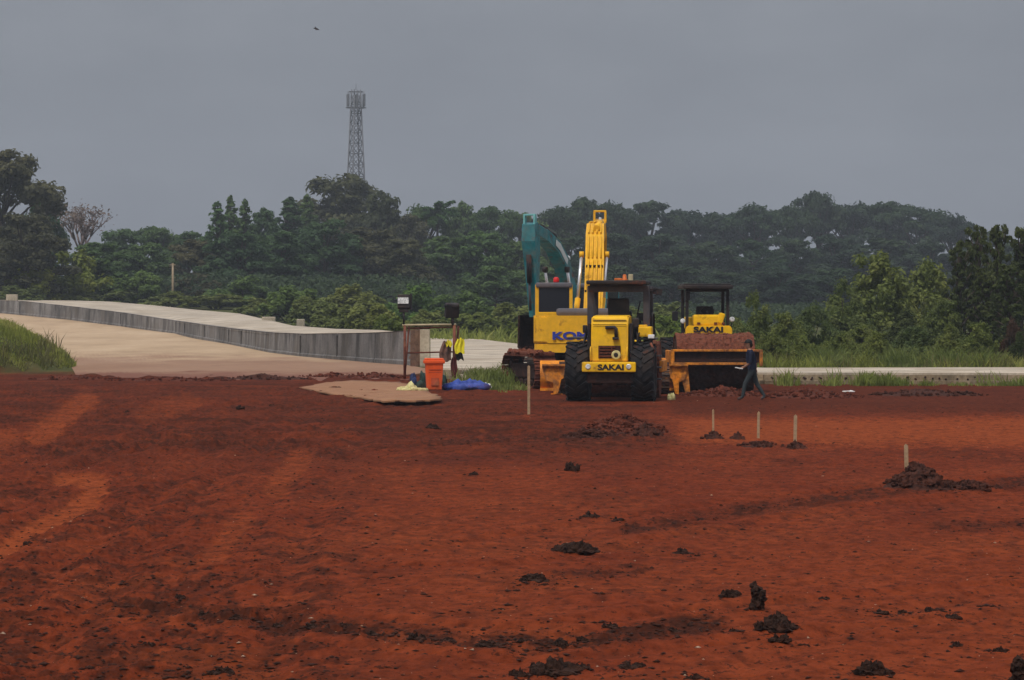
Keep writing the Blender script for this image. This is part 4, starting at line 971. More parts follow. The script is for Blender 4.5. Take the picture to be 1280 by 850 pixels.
# clods
CL = [(715, 590, 22, 16, 'dark ragged clod on plain soil far ahead of the nearer roller'), (720, 690, 56, 15, 'long flat dark clod in the middle foreground'), (698, 688, 18, 9, 'small flat clod touching the left end of the long dark one'),
      (668, 728, 36, 12, 'low dull clod below the long flat one'), (910, 745, 28, 17, 'dark clod just left of the upright one'), (945, 764, 24, 34, 'upright dark clod standing taller than wide'),
      (970, 788, 52, 26, 'big rugged black clod right below the upright one'), (975, 803, 30, 12, 'flat clod just under the big rugged black one'), (762, 783, 22, 14, 'roundish clod above the right end of the dark furrow'),
      (788, 831, 38, 12, 'flat black clod near the bottom, below the furrow end'), (869, 845, 28, 9, 'thin flat clod at the bottom edge of the picture, right of the flat black one'), (1091, 838, 44, 26, 'thick black clod at the lower right, whole'),
      (1276, 848, 30, 30, 'black clod cut by the right edge of the picture'), (1250, 811, 17, 12, 'small clod above the one cut by the right edge'), (1196, 803, 14, 10, 'small round clod right of two pale pebbles'),
      (852, 690, 22, 8, 'thin flat clod right of the long flat one'), (871, 693, 9, 6, 'tiny clod at the right tip of a thin flat clod'), (738, 646, 22, 9, 'flat clod left of a pair on the middle soil'), (773, 652, 15, 9, 'smaller clod right of its flat neighbour on the middle soil'),
      (1092, 743, 16, 6, 'faint small clod on the right, left of a scattered row'), (1098, 763, 26, 6, 'low flat clod first in the scattered row on the right'), (1128, 760, 12, 8, 'little clod second in the scattered row on the right'), (1163, 760, 14, 9, 'round clod third in the scattered row on the right'), (1190, 767, 24, 7, 'flat clod last in the scattered row on the right'),
      (917, 790, 14, 9, 'small clod left of the big rugged black one'), (690, 840, 62, 24, 'wide crumbly black clod at the bottom centre'), (648, 844, 24, 14, 'dark clod at the bottom, left of the wide crumbly one'), (725, 834, 26, 12, 'clod at the right end of the wide crumbly one'),
      (225, 752, 15, 11, 'lone dark clod above the left end of the furrow'), (35, 678, 12, 9, 'dark clod in the pale curved wheel track'), (185, 808, 18, 9, 'dark clod on the left below the furrow'), (276, 842, 32, 15, 'dark clod at the bottom left'), (256, 772, 22, 12, 'dark clod at the left start of the furrow'),
      (295, 777, 20, 9, 'flat clod second along the furrow from its left start'), (348, 779, 18, 13, 'knobbly clod third along the furrow from its left start'), (390, 786, 24, 9, 'flat clod fourth along the furrow'), (430, 784, 14, 9, 'small clod fifth along the furrow'), (466, 792, 22, 10, 'flat clod sixth along the furrow'), (520, 800, 24, 12, 'clod seventh along the furrow'),
      (560, 801, 22, 9, 'flat clod eighth along the furrow'), (610, 806, 30, 9, 'long clod ninth along the furrow'), (655, 802, 18, 9, 'clod in the middle of the furrow'), (700, 803, 24, 9, 'flat clod right of the middle of the furrow'), (728, 797, 16, 11, 'round clod near the right end of the furrow'), (842, 788, 20, 9, 'last clod at the right end of the furrow'),
      (592, 594, 14, 8, 'small distant clod left of the dark ragged one'), (540, 540, 22, 9, 'small dark clod on the dark soil in front of the tan sheet'), (160, 517, 14, 8, 'far dark clod on the left haul strip'), (300, 512, 12, 7, 'far dark clod in the middle of the haul strip'), (340, 508, 7, 4, 'tiny far clod before the tan sheet'), (1030, 745, 14, 5, 'faint flat clod far right of the dark pair')]
for i, (px, py, w, h, lab) in enumerate(CL):
    D = DG(py); X = PX(px, D); k = D / F; W, H = w * k, h * k; rg = random.Random(i + 400); mb = MB()
    n = max(7, int(w * .75))
    for j in range(n):
        u = rg.uniform(-.42, .42); v = rg.uniform(-.24, .24)
        if H < W:
            top = H * (1 - (2 * u) ** 2 * .8) * rg.uniform(.25, 1.0); r = W * rg.uniform(.05, .13); hh = max(.012, top * .5)
            mb.blob((u * W, v * W, top * .45), (r * rg.uniform(.8, 1.5), r, min(hh, r * 1.6)), 2, .6, i * 40 + j, True)
        else:
            r = W * rg.uniform(.16, .3); mb.blob((u * W * .5, v * W * .5, H * (j + .3) / n * .92), (r * (1.25 - .5 * j / n), r, r * .8), 2, .6, i * 40 + j, True)
    mb.blob((0, 0, H * .12), (W * .42, W * .28, max(.012, H * .3)), 3, .35, i * 7, True)
    tag(mb.build('soil_clod', M_clod, None, (X, D, gz1(X, D) - .005)), lab, 'clod', 'dark clods on the red soil')
# pebbles and crumbs strewn over the field
def crumbs(name, mat, n, smin, smax, seed, region):
    rg = np.random.default_rng(seed); V = []; Fc = []; base = np.array([(1, 0, 0), (-.8, .6, 0), (-.6, -.8, 0), (0, 0, 1.0), (.1, .1, -.6)])
    fc = [(0, 1, 3), (1, 2, 3), (2, 0, 3), (1, 0, 4), (2, 1, 4), (0, 2, 4)]
    pyv = region[2] + (region[3] - region[2]) * rg.random(n); pxv = region[0] + (region[1] - region[0]) * rg.random(n)
    Dv = CH * F / (pyv - HOR); Xv = (pxv - 640) / F * Dv
    if name == 'soil_crumbs':
        wet, dry, fur, n1, n2, _, _ = masks(Xv, Dv); keep = rg.random(n) < (.04 + 1.3 * fur + .75 * wet + .4 * sstep(520, 150, pxv) * n2); Xv, Dv = Xv[keep], Dv[keep]
    if name == 'soil_crumbs':
        ex = []
        for px_, py_, w_, h_, _l in CL:
            d_ = DG(py_); r_ = w_ * d_ / F; k_ = int(8 + w_ * .9)
            ex.append(np.stack([PX(px_, d_) + rg.normal(size=k_) * r_ * .75, d_ + rg.normal(size=k_) * r_ * 1.1], 1))
        ex = np.concatenate(ex); Xv = np.concatenate([Xv, ex[:, 0]]); Dv = np.concatenate([Dv, ex[:, 1]])
    zv = ground_z(Xv, Dv)
    for x, y, z in zip(Xv, Dv, zv):
        s = smin + (smax - smin) * rg.random() ** 4; a = rg.random() * 6.28; c_, s_ = math.cos(a), math.sin(a)
        q = base * np.array([1.25, 1, .55]) * (1 + rg.uniform(-.5, .5, (5, 3))) * s; q = np.stack([q[:, 0] * c_ - q[:, 1] * s_, q[:, 0] * s_ + q[:, 1] * c_, q[:, 2] * .8], 1)
        k = len(V) * 5; V.append(q + (x, y, z + s * .2)); Fc += [(k + i, k + j, k + l) for i, j, l in fc]
    o = np_mesh(name, np.concatenate(V), Fc, mat); tag(o, kind='stuff'); return o
tag(crumbs('pebbles', paint('pale_stone', (.36, .26, .19), .8, .3, var=.3, scale=20), 420, .006, .026, 3, (-150, 1430, 500, 858)), 'pale pebbles and scraps strewn over the red soil', 'pebbles')
tag(crumbs('soil_crumbs', paint('damp_crumb', (.040, .015, .009), .95, .3, var=.35, scale=9, mudcol=(.085, .024, .012), bump=.3), 42000, .007, .034, 4, (-150, 1430, 490, 862)), 'dark crumbs of damp soil along furrows and wheel tracks', 'soil crumbs')

# ------------------------------------------------------------------ walking worker
def worker():
    D = 81.4; X = PX(940, D); z = gz1(X, D)
    M_skin = paint('skin', (.25, .13, .085), .6, 0, var=.06); M_shirt = paint('navy_shirt', (.009, .013, .034), .85, 0, var=.2); M_jean = paint('dark_jeans', (.035, .045, .05), .9, .0, var=.2); M_shoe = paint('dark_shoe', (.07, .04, .035), .8, .2); M_hair = paint('black_hair', (.010, .009, .009), .6, 0)
    t = empty('person', (X, D, z), 0, 'worker in navy shirt and dark jeans striding left past the farther roller', 'person'); t.scale = (.92, .92, .92)
    # skeleton: facing -x, striding; (point, radius pair)
    J = {'pel': ((0, 0, .86), (.13, .155)), 'wst': ((-.01, 0, 1.0), (.105, .135)), 'chs': ((-.04, 0, 1.19), (.115, .165)), 'nkb': ((-.06, 0, 1.36), (.075, .11)), 'nk': ((-.085, 0, 1.43), (.052, .052)), 'hd0': ((-.105, 0, 1.50), (.078, .07)), 'hd1': ((-.11, 0, 1.58), (.098, .078)), 'hd2': ((-.10, 0, 1.66), (.06, .055)),
         'hl': ((-.02, -.09, .80), (.095, .095)), 'kl': ((-.20, -.10, .47), (.068, .068)), 'al': ((-.27, -.10, .09), (.045, .045)), 'tl': ((-.42, -.10, .04), (.04, .045)),
         'hr': ((.03, .09, .80), (.095, .095)), 'kr': ((.14, .10, .46), (.068, .068)), 'ar': ((.36, .10, .12), (.045, .045)), 'tr': ((.25, .10, .035), (.038, .045)),
         'sl': ((-.05, -.19, 1.33), (.06, .06)), 'el': ((-.06, -.25, 1.07), (.045, .045)), 'wl': ((-.24, -.23, .93), (.032, .028)),
         'sr': ((-.04, .19, 1.33), (.06, .06)), 'er': ((.12, .24, 1.08), (.045, .045)), 'wr': ((.12, .22, .86), (.032, .028))}
    E = [('pel', 'wst'), ('wst', 'chs'), ('chs', 'nkb'), ('nkb', 'nk'), ('nk', 'hd0'), ('hd0', 'hd1'), ('hd1', 'hd2'), ('pel', 'hl'), ('hl', 'kl'), ('kl', 'al'), ('al', 'tl'), ('pel', 'hr'), ('hr', 'kr'), ('kr', 'ar'), ('ar', 'tr'), ('nkb', 'sl'), ('sl', 'el'), ('el', 'wl'), ('nkb', 'sr'), ('sr', 'er'), ('er', 'wr')]
    names = list(J); me = bpy.data.meshes.new('sk'); me.from_pydata([J[n][0] for n in names], [(names.index(a), names.index(b)) for a, b in E], [])
    ob = bpy.data.objects.new('sk', me); COL.objects.link(ob); ob.modifiers.new('s', 'SKIN')
    for i, n in enumerate(names):
        sv = me.skin_vertices[0].data[i]; sv.radius = J[n][1]; sv.use_root = (n == 'pel')
    ob.modifiers.new('d', 'SUBSURF').levels = 2
    dg = bpy.context.evaluated_depsgraph_get(); dg.update(); bme = bpy.data.meshes.new_from_object(ob.evaluated_get(dg)); bpy.data.objects.remove(ob)
    mb = MB(); mb.bm.from_mesh(bme)
    nb = len(mb.bm.faces)
    def hand(w, d, side):   # palm, four bent fingers, a thumb
        w = Vector(w); d = Vector(d).normalized(); sd = Vector((0, 1, 0)); dn = d.cross(sd).normalized()
        mb.tube([w - d * .01, w + d * .04, w + d * .09], [.026, .036, .03], 8)
        for k, L in enumerate((.07, .08, .075, .06)):
            b = w + d * .085 + sd * (-.027 + .018 * k); mb.tube([b, b + d * L * .5, b + d * L * .8 + dn * .03], [.0095, .009, .007], 6)
        b = w + d * .03 + sd * side * .03; mb.tube([b, b + d * .03 + sd * side * .025, b + d * .06 + sd * side * .02], [.012, .011, .008], 6)
    hand((-.24, -.23, .93), (-.9, 0, -.35), 1); hand((.12, .22, .86), (.15, 0, -1), -1)
    mb.tube([(-.195, 0, 1.575), (-.225, 0, 1.555), (-.19, 0, 1.545)], [.012, .018, .012], 8)   # nose
    for s in (-1, 1): mb.blob((-.10, s * .078, 1.57), (.022, .012, .034), 1, .1, 3)
    for v in mb.bm.verts: pass
    for f in mb.bm.faces:
        c = f.calc_center_median(); f.smooth = True
        arm = abs(c.y) > .175 and c.z < 1.32
        if c.z > 1.41: i = 0
        elif c.z > .86 and not (arm and c.z < 1.03): i = 1
        elif c.z < .085: i = 3
        elif abs(c.y) > .19: i = 0
        else: i = 2
        f.material_index = i
    mb.build('body', None, t, mats=[M_skin, M_shirt, M_jean, M_shoe])
    mb = MB()
    def cap(u, v):
        a = u * 2 * math.pi; ph = v * R(95); return Vector((-.098 + .112 * math.cos(a) * math.sin(ph), .092 * math.sin(a) * math.sin(ph), 1.60 + .105 * math.cos(ph)))
    mb.grid(cap, 24, 8); mb.prism([(-.2, -.07), (-.28, -.05), (-.3, 0), (-.28, .05), (-.2, .07)], .012, 'z', 1.61); mb.blob((-.03, 0, 1.55), (.055, .075, .075), 2, .1, 4)
    part(mb, 'hair_and_cap', M_hair, t)
    for s in (-1, 1):
        mb = MB(); mb.blob((-.196, s * .033, 1.585), (.01, .012, .008), 1, .05, 5); part(mb, 'eye', M_hair, t)
    mb = MB(); mb.box((-.38, -.235, .905), (.19, .16, .03), (0, R(10), R(8)), .005); pp_ = mb.build('paper_sheet', M_white, None, (X, D, z)); pp_.scale = (.92, .92, .92); tag(pp_, "folded white paper held in the walking worker's hand", 'paper')
worker()

# ------------------------------------------------------------------ foliage
def leaf_arrays(P, Nn, S, rg, el=.5):
    n = len(P); a = rg.normal(size=(n, 3)); a -= (a * Nn).sum(1, keepdims=True) * Nn; a /= np.linalg.norm(a, axis=1, keepdims=True) + 1e-9
    b = np.cross(Nn, a); S = S[:, None]
    V = np.stack([P - a * S, P + b * S * el + Nn * S * .15, P + a * S - Nn * S * .2, P - b * S * el + Nn * S * .15], 1).reshape(-1, 3)
    return V, np.arange(4 * n).reshape(n, 4)
def lobe_leaves(lobes, n, smin, smax, rg, sub=7, gap=.0):
    """leaves clustered on twigs-clumps around each lobe"""
    Ps, Ns = [], []
    vol = np.array([r[0] * r[1] + r[0] * r[2] for c, r in lobes]); cnt = (n * vol / vol.sum()).astype(int)
    for (c, r), m in zip(lobes, cnt):
        c = np.array(c); r = np.array(r)
        sd = rg.normal(size=(sub, 3)); sd /= np.linalg.norm(sd, axis=1, keepdims=True); sd[:, 2] = np.abs(sd[:, 2]) * 1.0 - .25
        sc_ = c + sd * r * .62; sr = r * rg.uniform(.34, .6, (sub, 1))
        k = rg.integers(0, sub, m); d = rg.normal(size=(m, 3)); d /= np.linalg.norm(d, axis=1, keepdims=True)
        f = rg.random(m)[:, None] ** .45
        Ps.append(sc_[k] + d * sr[k] * f)
        nn = d * 1.0 + rg.normal(size=(m, 3)) * .5 + np.array([0, 0, .45]); Ns.append(nn / np.linalg.norm(nn, axis=1, keepdims=True))
    P = np.concatenate(Ps); Nn = np.concatenate(Ns)
    return P, Nn, smin + (smax - smin) * rg.random(len(P)) ** 1.3
def make_plant(kind, seed, H, W, nleaf, smin, smax):
    """returns (trunk mesh, crown mesh); real size H x W, base at 0"""
    rg = np.random.default_rng(seed); rd = random.Random(seed); mb = MB(); lobes = []; el = .5; extra = None
    if kind == 'round':
        for i in range(26):
            u = (i + .5) / 26; z = H * (.10 + .84 * u); prof = math.sin(math.pi * min(1, (.16 + .84 * u)) ** 1.15) ** .6 if u < .97 else .3
            a = i * 2.4 + rd.uniform(-.5, .5); q = rd.uniform(.35, 1.05); rad = W * .36 * prof * q
            s = W * rd.uniform(.13, .21) * (.6 + .4 * prof); lobes.append(((math.cos(a) * rad, math.sin(a) * rad, z), (s, s, s * rd.uniform(.6, .95))))
    elif kind == 'umbrella':
        for i in range(34):
            a = i * 2.4 + rd.uniform(-.5, .5); q = rd.uniform(.1, 1); u = i / 33
            z = H * (.94 - .22 * q * rd.uniform(.3, 1.1)) if i % 3 == 0 else H * rd.uniform(.16, .86)
            s = W * rd.uniform(.13, .21); lobes.append(((math.cos(a) * q * W * .38, math.sin(a) * q * W * .38, z), (s, s, s * rd.uniform(.38, .62))))
    elif kind == 'cone':
        for i in range(40):
            u = i / 39; z = H * (.10 + .88 * u); rad = W * .5 * (1 - u) ** .75 * rd.uniform(.25, .8); a = i * 2.4; s = W * (.055 + .17 * (1 - u)) * rd.uniform(.8, 1.2)
            lobes.append(((math.cos(a) * rad, math.sin(a) * rad, z), (s, s, s * .75 + H * .02)))
    elif kind == 'shrub':
        for i in range(24):
            a = i * 2.4 + rd.uniform(-.4, .4); q = rd.uniform(.1, 1.1); z = H * (.10 + .78 * (1 - q * .6) * rd.uniform(.1, 1.1)); s = W * rd.uniform(.10, .17)
            lobes.append(((math.cos(a) * q * W * .36, math.sin(a) * q * W * .36, z), (s, s, min(z * .9, H * .22))))
    elif kind == 'sapling':
        for i in range(70):
            u = (i + .5) / 70; z = H * (.06 + .92 * u ** .9); a = i * 2.4; rad = W * .5 * (1.0 - u * .6) * rd.uniform(.05, 1); s = W * rd.uniform(.05, .105) * (1.2 - .5 * u)
            lobes.append(((math.cos(a) * rad, math.sin(a) * rad, z), (s, s, s * .9)))
    elif kind == 'bare':
        pass
    if kind == 'bare':
        tips = []
        def br(p, d, L, r, k):
            q = p + d * L; mid = p + d * L * .5 + Vector((rd.uniform(-1, 1), rd.uniform(-1, 1), rd.uniform(-.3, .6))) * L * .08
            mb.tube([p, mid, q], [r, r * .85, r * .65], 6 if k > 1 else 8)
            if k >= 5: tips.append(q); return
            for _ in range(3 if k < 4 else 2):
                nd = (d + Vector((rd.uniform(-1, 1), rd.uniform(-1, 1), rd.uniform(-.15, .8))) * .62).normalized(); br(q, nd, L * rd.uniform(.58, .78), r * .58, k + 1)
        br(Vector((0, 0, -.2)), Vector((0, 0, 1)), H * .30, W * .03, 0)
        T = np.array([list(x) for x in tips]); k = rg.integers(0, len(T), nleaf); P = T[k] + rg.normal(size=(nleaf, 3)) * W * .025
        nn = rg.normal(size=(nleaf, 3)); nn /= np.linalg.norm(nn, axis=1, keepdims=True); S = smin + (smax - smin) * rg.random(nleaf)
    elif kind == 'palm':
        mb.tube([(0, 0, -.3), (W * .02, 0, H * .45), (W * .05, 0, H * .82)], [W * .035, W * .028, W * .022], 8)
        top = np.array([W * .05, 0, H * .82]); Ps, Ns, Ss = [], [], []
        for i in range(17):
            a = i * 2.4; up = rd.uniform(-.1, 1.2); L = W * .5 * rd.uniform(.8, 1.1); d = np.array([math.cos(a), math.sin(a), up]); d /= np.linalg.norm(d)
            m = nleaf // 17; u = rg.random(m); pos = top + d * (u * L)[:, None]; pos[:, 2] -= (u ** 2) * L * .38
            side = np.cross(d, [0, 0, 1.0]); side /= np.linalg.norm(side); wv = (rg.random(m) - .5) * .16 * W * np.sin(np.clip(u, .05, 1) * 3); Ps.append(pos + side * wv[:, None]); nn = np.tile([0, 0, 1.0], (m, 1)) + rg.normal(size=(m, 3)) * .4; Ns.append(nn / np.linalg.norm(nn, axis=1, keepdims=True)); Ss.append(smin + (smax - smin) * rg.random(m))
        P, Nn, S = map(np.concatenate, (Ps, Ns, Ss)); nn = Nn
    else:
        P, nn, S = lobe_leaves(lobes, nleaf, smin, smax, rg)
        r0 = H * .022 if kind != 'shrub' else H * .014
        if kind == 'shrub':
            for (c, r) in lobes[:8]: mb.tube([(c[0] * .12, c[1] * .12, -.15), (c[0] * .5, c[1] * .5, c[2] * .6), c], [r0, r0 * .7, r0 * .3], 6)
        else:
            top = H * (.86 if kind in ('cone', 'sapling') else .66); lean = rd.uniform(-.04, .04) * H
            mb.tube([(0, 0, -.3), (lean * .3, 0, top * .4), (lean, lean * .5, top)], [r0 * 1.3, r0, r0 * .4], 8)
            for (c, r) in lobes: 
                z0 = min(c[2] - abs(c[0]) * .5, top) * .8; z0 = max(z0, H * .15); mb.tube([(lean * z0 / top, 0, z0), ((c[0]) * .55, c[1] * .55, (z0 + c[2]) * .52), c], [r0 * .5, r0 * .32, r0 * .12], 6)
    V, Q = leaf_arrays(P, nn, S, rg, el)
    bmesh.ops.recalc_face_normals(mb.bm, faces=mb.bm.faces[:]); tm = bpy.data.meshes.new('trunk'); mb.bm.to_mesh(tm); mb.bm.free(); tm.materials.append(M_bark)
    cm = bpy.data.meshes.new('crown'); V = V.astype(np.float32); Q = Q.astype(np.int32)
    cm.vertices.add(len(V)); cm.vertices.foreach_set('co', V.ravel()); cm.loops.add(Q.size); cm.loops.foreach_set('vertex_index', Q.ravel()); cm.polygons.add(len(Q)); cm.polygons.foreach_set('loop_start', np.arange(0, Q.size, 4, dtype=np.int32)); cm.update(calc_edges=True); cm.materials.append(M_bark)
    return tm, cm, H, W
LM = dict(
    far=leafmat('far_wood_leaf', (.022, .042, .024), (.036, .060, .030), (.056, .086, .038), .25),
    dark=leafmat('dark_leaf', (.045, .082, .032), (.072, .122, .042), (.108, .168, .056), .25),
    mid=leafmat('mid_leaf', (.072, .116, .028), (.115, .172, .042), (.17, .23, .062), .3),
    olive=leafmat('olive_leaf', (.10, .125, .034), (.16, .185, .050), (.23, .245, .078), .3),
    brown=leafmat('brown_leaf', (.050, .052, .030), (.076, .075, .040), (.108, .104, .052), .25),
    yellow=leafmat('yellow_green_leaf', (.10, .13, .018), (.16, .19, .028), (.24, .25, .045), .3),
    pink=leafmat('dry_pinkish_leaf', (.13, .10, .09), (.17, .13, .12), (.20, .16, .14), .3),
    near=leafmat('near_bush_leaf', (.070, .098, .026), (.125, .155, .042), (.20, .215, .068), .7),
    sap=leafmat('sapling_leaf', (.036, .052, .018), (.062, .080, .026), (.10, .12, .042), .6),
    rust=leafmat('dead_leaf', (.045, .03, .02), (.075, .042, .032), (.10, .065, .045), .6))
PR = {}
def proto(kind, i):
    key = (kind, i)
    if key not in PR:
        spec = {'round': (15, 13, 11000, .20, .46), 'umbrella': (17, 15, 10000, .20, .46), 'cone': (15, 7, 5000, .2, .42), 'bare': (14, 13, 700, .10, .24), 'palm': (13, 8, 2600, .25, .55),
                'shrub': (4.5, 6, 6500, .12, .27), 'sapling': (6, 3.6, 6500, .08, .19), 'bush': (4.5, 6, 9000, .07, .17)}[kind]
        PR[key] = make_plant('shrub' if kind == 'bush' else kind, 100 * i + len(kind) * 7 + 3, *spec)
    return PR[key]
used_labels = {}
def plant(kind, i, px, ytop, wpx, D, tone, label, cat, group, name, rot=None, xy=None):
    tm, cm, H, W = proto(kind, i)
    X = PX(px, D) if xy is None else xy[0]; z0 = gz1(X, D, False); h = PZ(ytop, D) - z0; w = wpx / F * D
    o = empty(name, (X, D, z0), rot if rot is not None else (px * 1.7 + D * .31) % 6.28, label, cat, group); o.scale = (w / W, w / W, h / H)
    for nm, me, m in (('trunk', tm, M_barkpale if kind == 'bare' else M_bark), ('crown', cm, LM[tone])):
        c = link(nm, me, o); c.material_slots[0].link = 'OBJECT'; c.material_slots[0].material = m
    if label in used_labels: print('DUPLABEL', label)
    used_labels[label] = 1
    return o
TREES = [
 # px, top, width, D, kind, proto, tone, label
 (4, 184, 128, 330, 'round', 2, 'brown', 'tallest dark tree at the far left edge of the wood'),
 (54, 243, 70, 345, 'round', 1, 'dark', 'dark tree between the tallest left tree and the pinkish bare one'),
 (98, 242, 118, 322, 'bare', 0, 'pink', 'sparse pinkish bare tree with thin spreading branches against the sky'),
 (150, 284, 80, 385, 'round', 2, 'dark', 'dark round tree just right of the pinkish bare tree'),
 (198, 281, 74, 395, 'umbrella', 0, 'dark', 'dark flat-topped tree behind the pale concrete pole'),
 (238, 286, 64, 388, 'round', 3, 'dark', 'dark round tree left of the three pointed trees'),
 (272, 252, 40, 360, 'cone', 0, 'dark', 'pointed dark tree, left one of three together'),
 (288, 245, 34, 366, 'cone', 1, 'dark', 'pointed dark tree, tallest and middle one of three'),
 (306, 249, 34, 362, 'cone', 0, 'dark', 'pointed dark tree, right one of three together'),
 (330, 257, 58, 372, 'round', 1, 'dark', 'dark round tree right of the three pointed trees'),
 (362, 247, 62, 385, 'cone', 1, 'dark', 'broad dark peaked tree halfway between the pointed trees and the lattice tower'),
 (384, 243, 40, 390, 'cone', 0, 'dark', 'narrow dark tree touching the left side of the big brownish tree'),
 (434, 214, 124, 430, 'round', 2, 'brown', 'big brownish dome-shaped tree at the foot of the lattice tower'),
 (480, 236, 70, 424, 'round', 2, 'brown', 'brownish tree on the right shoulder of the big dome-shaped tree'),
 (512, 264, 64, 405, 'round', 3, 'brown', 'low brownish tree between the dome-shaped tree and the palm'),
 (548, 244, 46, 432, 'palm', 0, 'dark', 'tufted palm rising from the wood above the dark floodlight'),
 (530, 256, 66, 436, 'umbrella', 1, 'dark', 'dark flat-topped tree just left of the tufted palm'),
 (576, 249, 62, 440, 'round', 1, 'dark', 'dark tree just right of the tufted palm'),
 (612, 256, 70, 446, 'umbrella', 2, 'dark', 'dark flat-topped tree left of the teal arm'),
 (652, 261, 74, 450, 'round', 3, 'dark', 'dark round tree directly behind the top of the teal arm'),
 (692, 255, 80, 470, 'umbrella', 0, 'far', 'dark flat-topped tree between the teal arm and the yellow boom'),
 (736, 244, 92, 500, 'round', 2, 'far', 'tall dark tree directly behind the tip of the yellow boom'),
 (772, 252, 70, 510, 'umbrella', 1, 'far', 'dark flat-topped tree just right of the yellow boom'),
 (812, 246, 108, 520, 'round', 0, 'far', 'wide dark domed tree above the canopy of the nearer roller'),
 (856, 260, 78, 530, 'umbrella', 2, 'far', 'dark tree between the two roller canopies, back row'),
 (900, 263, 84, 535, 'umbrella', 0, 'far', 'hazy spreading tree above the canopy of the farther roller'),
 (946, 255, 84, 530, 'umbrella', 1, 'far', 'hazy spreading tree above the walking worker'),
 (988, 256, 70, 540, 'umbrella', 2, 'far', 'hazy spreading tree just left of the highest treetop on the right'),
 (1024, 236, 66, 545, 'umbrella', 0, 'far', 'highest hazy treetop in the right half of the wood'),
 (1062, 253, 84, 550, 'umbrella', 1, 'far', 'hazy spreading tree just right of the highest right treetop'),
 (1106, 250, 90, 550, 'umbrella', 2, 'far', 'hazy spreading tree above the big green bush'),
 (1150, 257, 90, 545, 'umbrella', 0, 'far', 'hazy tree above the right shoulder of the big green bush'),
 (1192, 268, 76, 540, 'umbrella', 1, 'far', 'last hazy tree of the wood before the dark saplings on the right'),
 (1240, 283, 84, 560, 'round', 3, 'far', 'hazy tree hidden behind the dark saplings'),
 # second row
 (30, 262, 110, 300, 'round', 3, 'brown', 'dull brownish tree under the tallest left tree'),
 (120, 300, 90, 310, 'round', 0, 'dark', 'dark low tree under the pinkish bare tree'),
 (178, 302, 84, 330, 'round', 1, 'dark', 'dark low tree left of the pale concrete pole'),
 (246, 298, 84, 335, 'round', 2, 'brown', 'brownish low tree right of the pale concrete pole'),
 (300, 288, 92, 325, 'round', 3, 'dark', 'dark wide tree in front of the three pointed trees'),
 (352, 285, 90, 330, 'round', 0, 'dark', 'dark wide tree left of the big dome-shaped tree, front row'),
 (405, 272, 96, 340, 'round', 1, 'dark', 'dark tree in front of the big dome-shaped tree, its left half'),
 (455, 283, 96, 345, 'round', 2, 'brown', 'brownish tree in front of the big dome-shaped tree, its right half'),
 (505, 296, 92, 340, 'round', 3, 'brown', 'brownish tree straight above the left floodlight'),
 (556, 292, 92, 350, 'round', 0, 'dark', 'dark leafy tree straight above the dark floodlight'),
 (604, 286, 92, 350, 'round', 1, 'dark', 'dark leafy tree left of the teal arm, front row'),
 (652, 300, 90, 355, 'round', 2, 'dark', 'dark leafy tree behind the teal arm, front row'),
 (708, 292, 96, 400, 'round', 3, 'far', 'dark tree behind the gap between the two raised booms'),
 (766, 288, 96, 410, 'round', 0, 'far', 'dark tree directly behind the yellow boom, second row'),
 (822, 290, 100, 420, 'round', 1, 'far', 'dark tree right of the nearer roller canopy, second row'),
 (880, 300, 100, 430, 'round', 2, 'far', 'dark hazy tree straight behind the farther roller canopy'),
 (936, 296, 100, 440, 'round', 3, 'far', 'dark hazy tree right of the farther roller canopy'),
 (992, 296, 100, 445, 'round', 0, 'far', 'dark hazy tree left of the big green bush, second row'),
 (1048, 292, 104, 450, 'round', 1, 'far', 'dark hazy tree behind the left edge of the big green bush'),
 (1104, 296, 104, 450, 'round', 2, 'far', 'dark hazy tree right behind the big green bush'),
 (1160, 300, 104, 450, 'round', 3, 'far', 'dark hazy tree behind the right edge of the big green bush'),
 (1214, 304, 100, 450, 'round', 0, 'far', 'dark hazy tree between the bush and the dark saplings'),
 (1268, 300, 100, 450, 'round', 1, 'far', 'dark hazy tree behind the saplings at the right edge'),
 # third row
 (620, 330, 84, 300, 'round', 3, 'dark', 'dark low tree left of the hanging teal arm'),
 (690, 334, 90, 320, 'round', 0, 'dark', 'dark low tree behind the cab of the yellow excavator'),
 (760, 330, 96, 340, 'round', 1, 'far', 'dark low tree seen through the nearer roller canopy'),
 (838, 332, 100, 350, 'round', 2, 'far', 'dark low tree in the gap between the two rollers'),
 (906, 338, 100, 360, 'round', 3, 'far', 'dark low tree seen through the farther roller canopy'),
 (970, 336, 104, 360, 'round', 0, 'far', 'dark low tree above the bushes right of the worker'),
 (1036, 334, 104, 365, 'round', 1, 'far', 'dark low tree at the left foot of the big green bush'),
]
for px, yt, w, D, kind, i, tone, lab in TREES:
    plant(kind, i, px, yt, w * (1.34 if kind != 'cone' else 2.0), D, tone, lab, 'tree', 'trees of the wood behind the site', {'palm': 'palm_tree', 'bare': 'bare_tree', 'cone': 'conical_tree'}.get(kind, 'broadleaf_tree'))
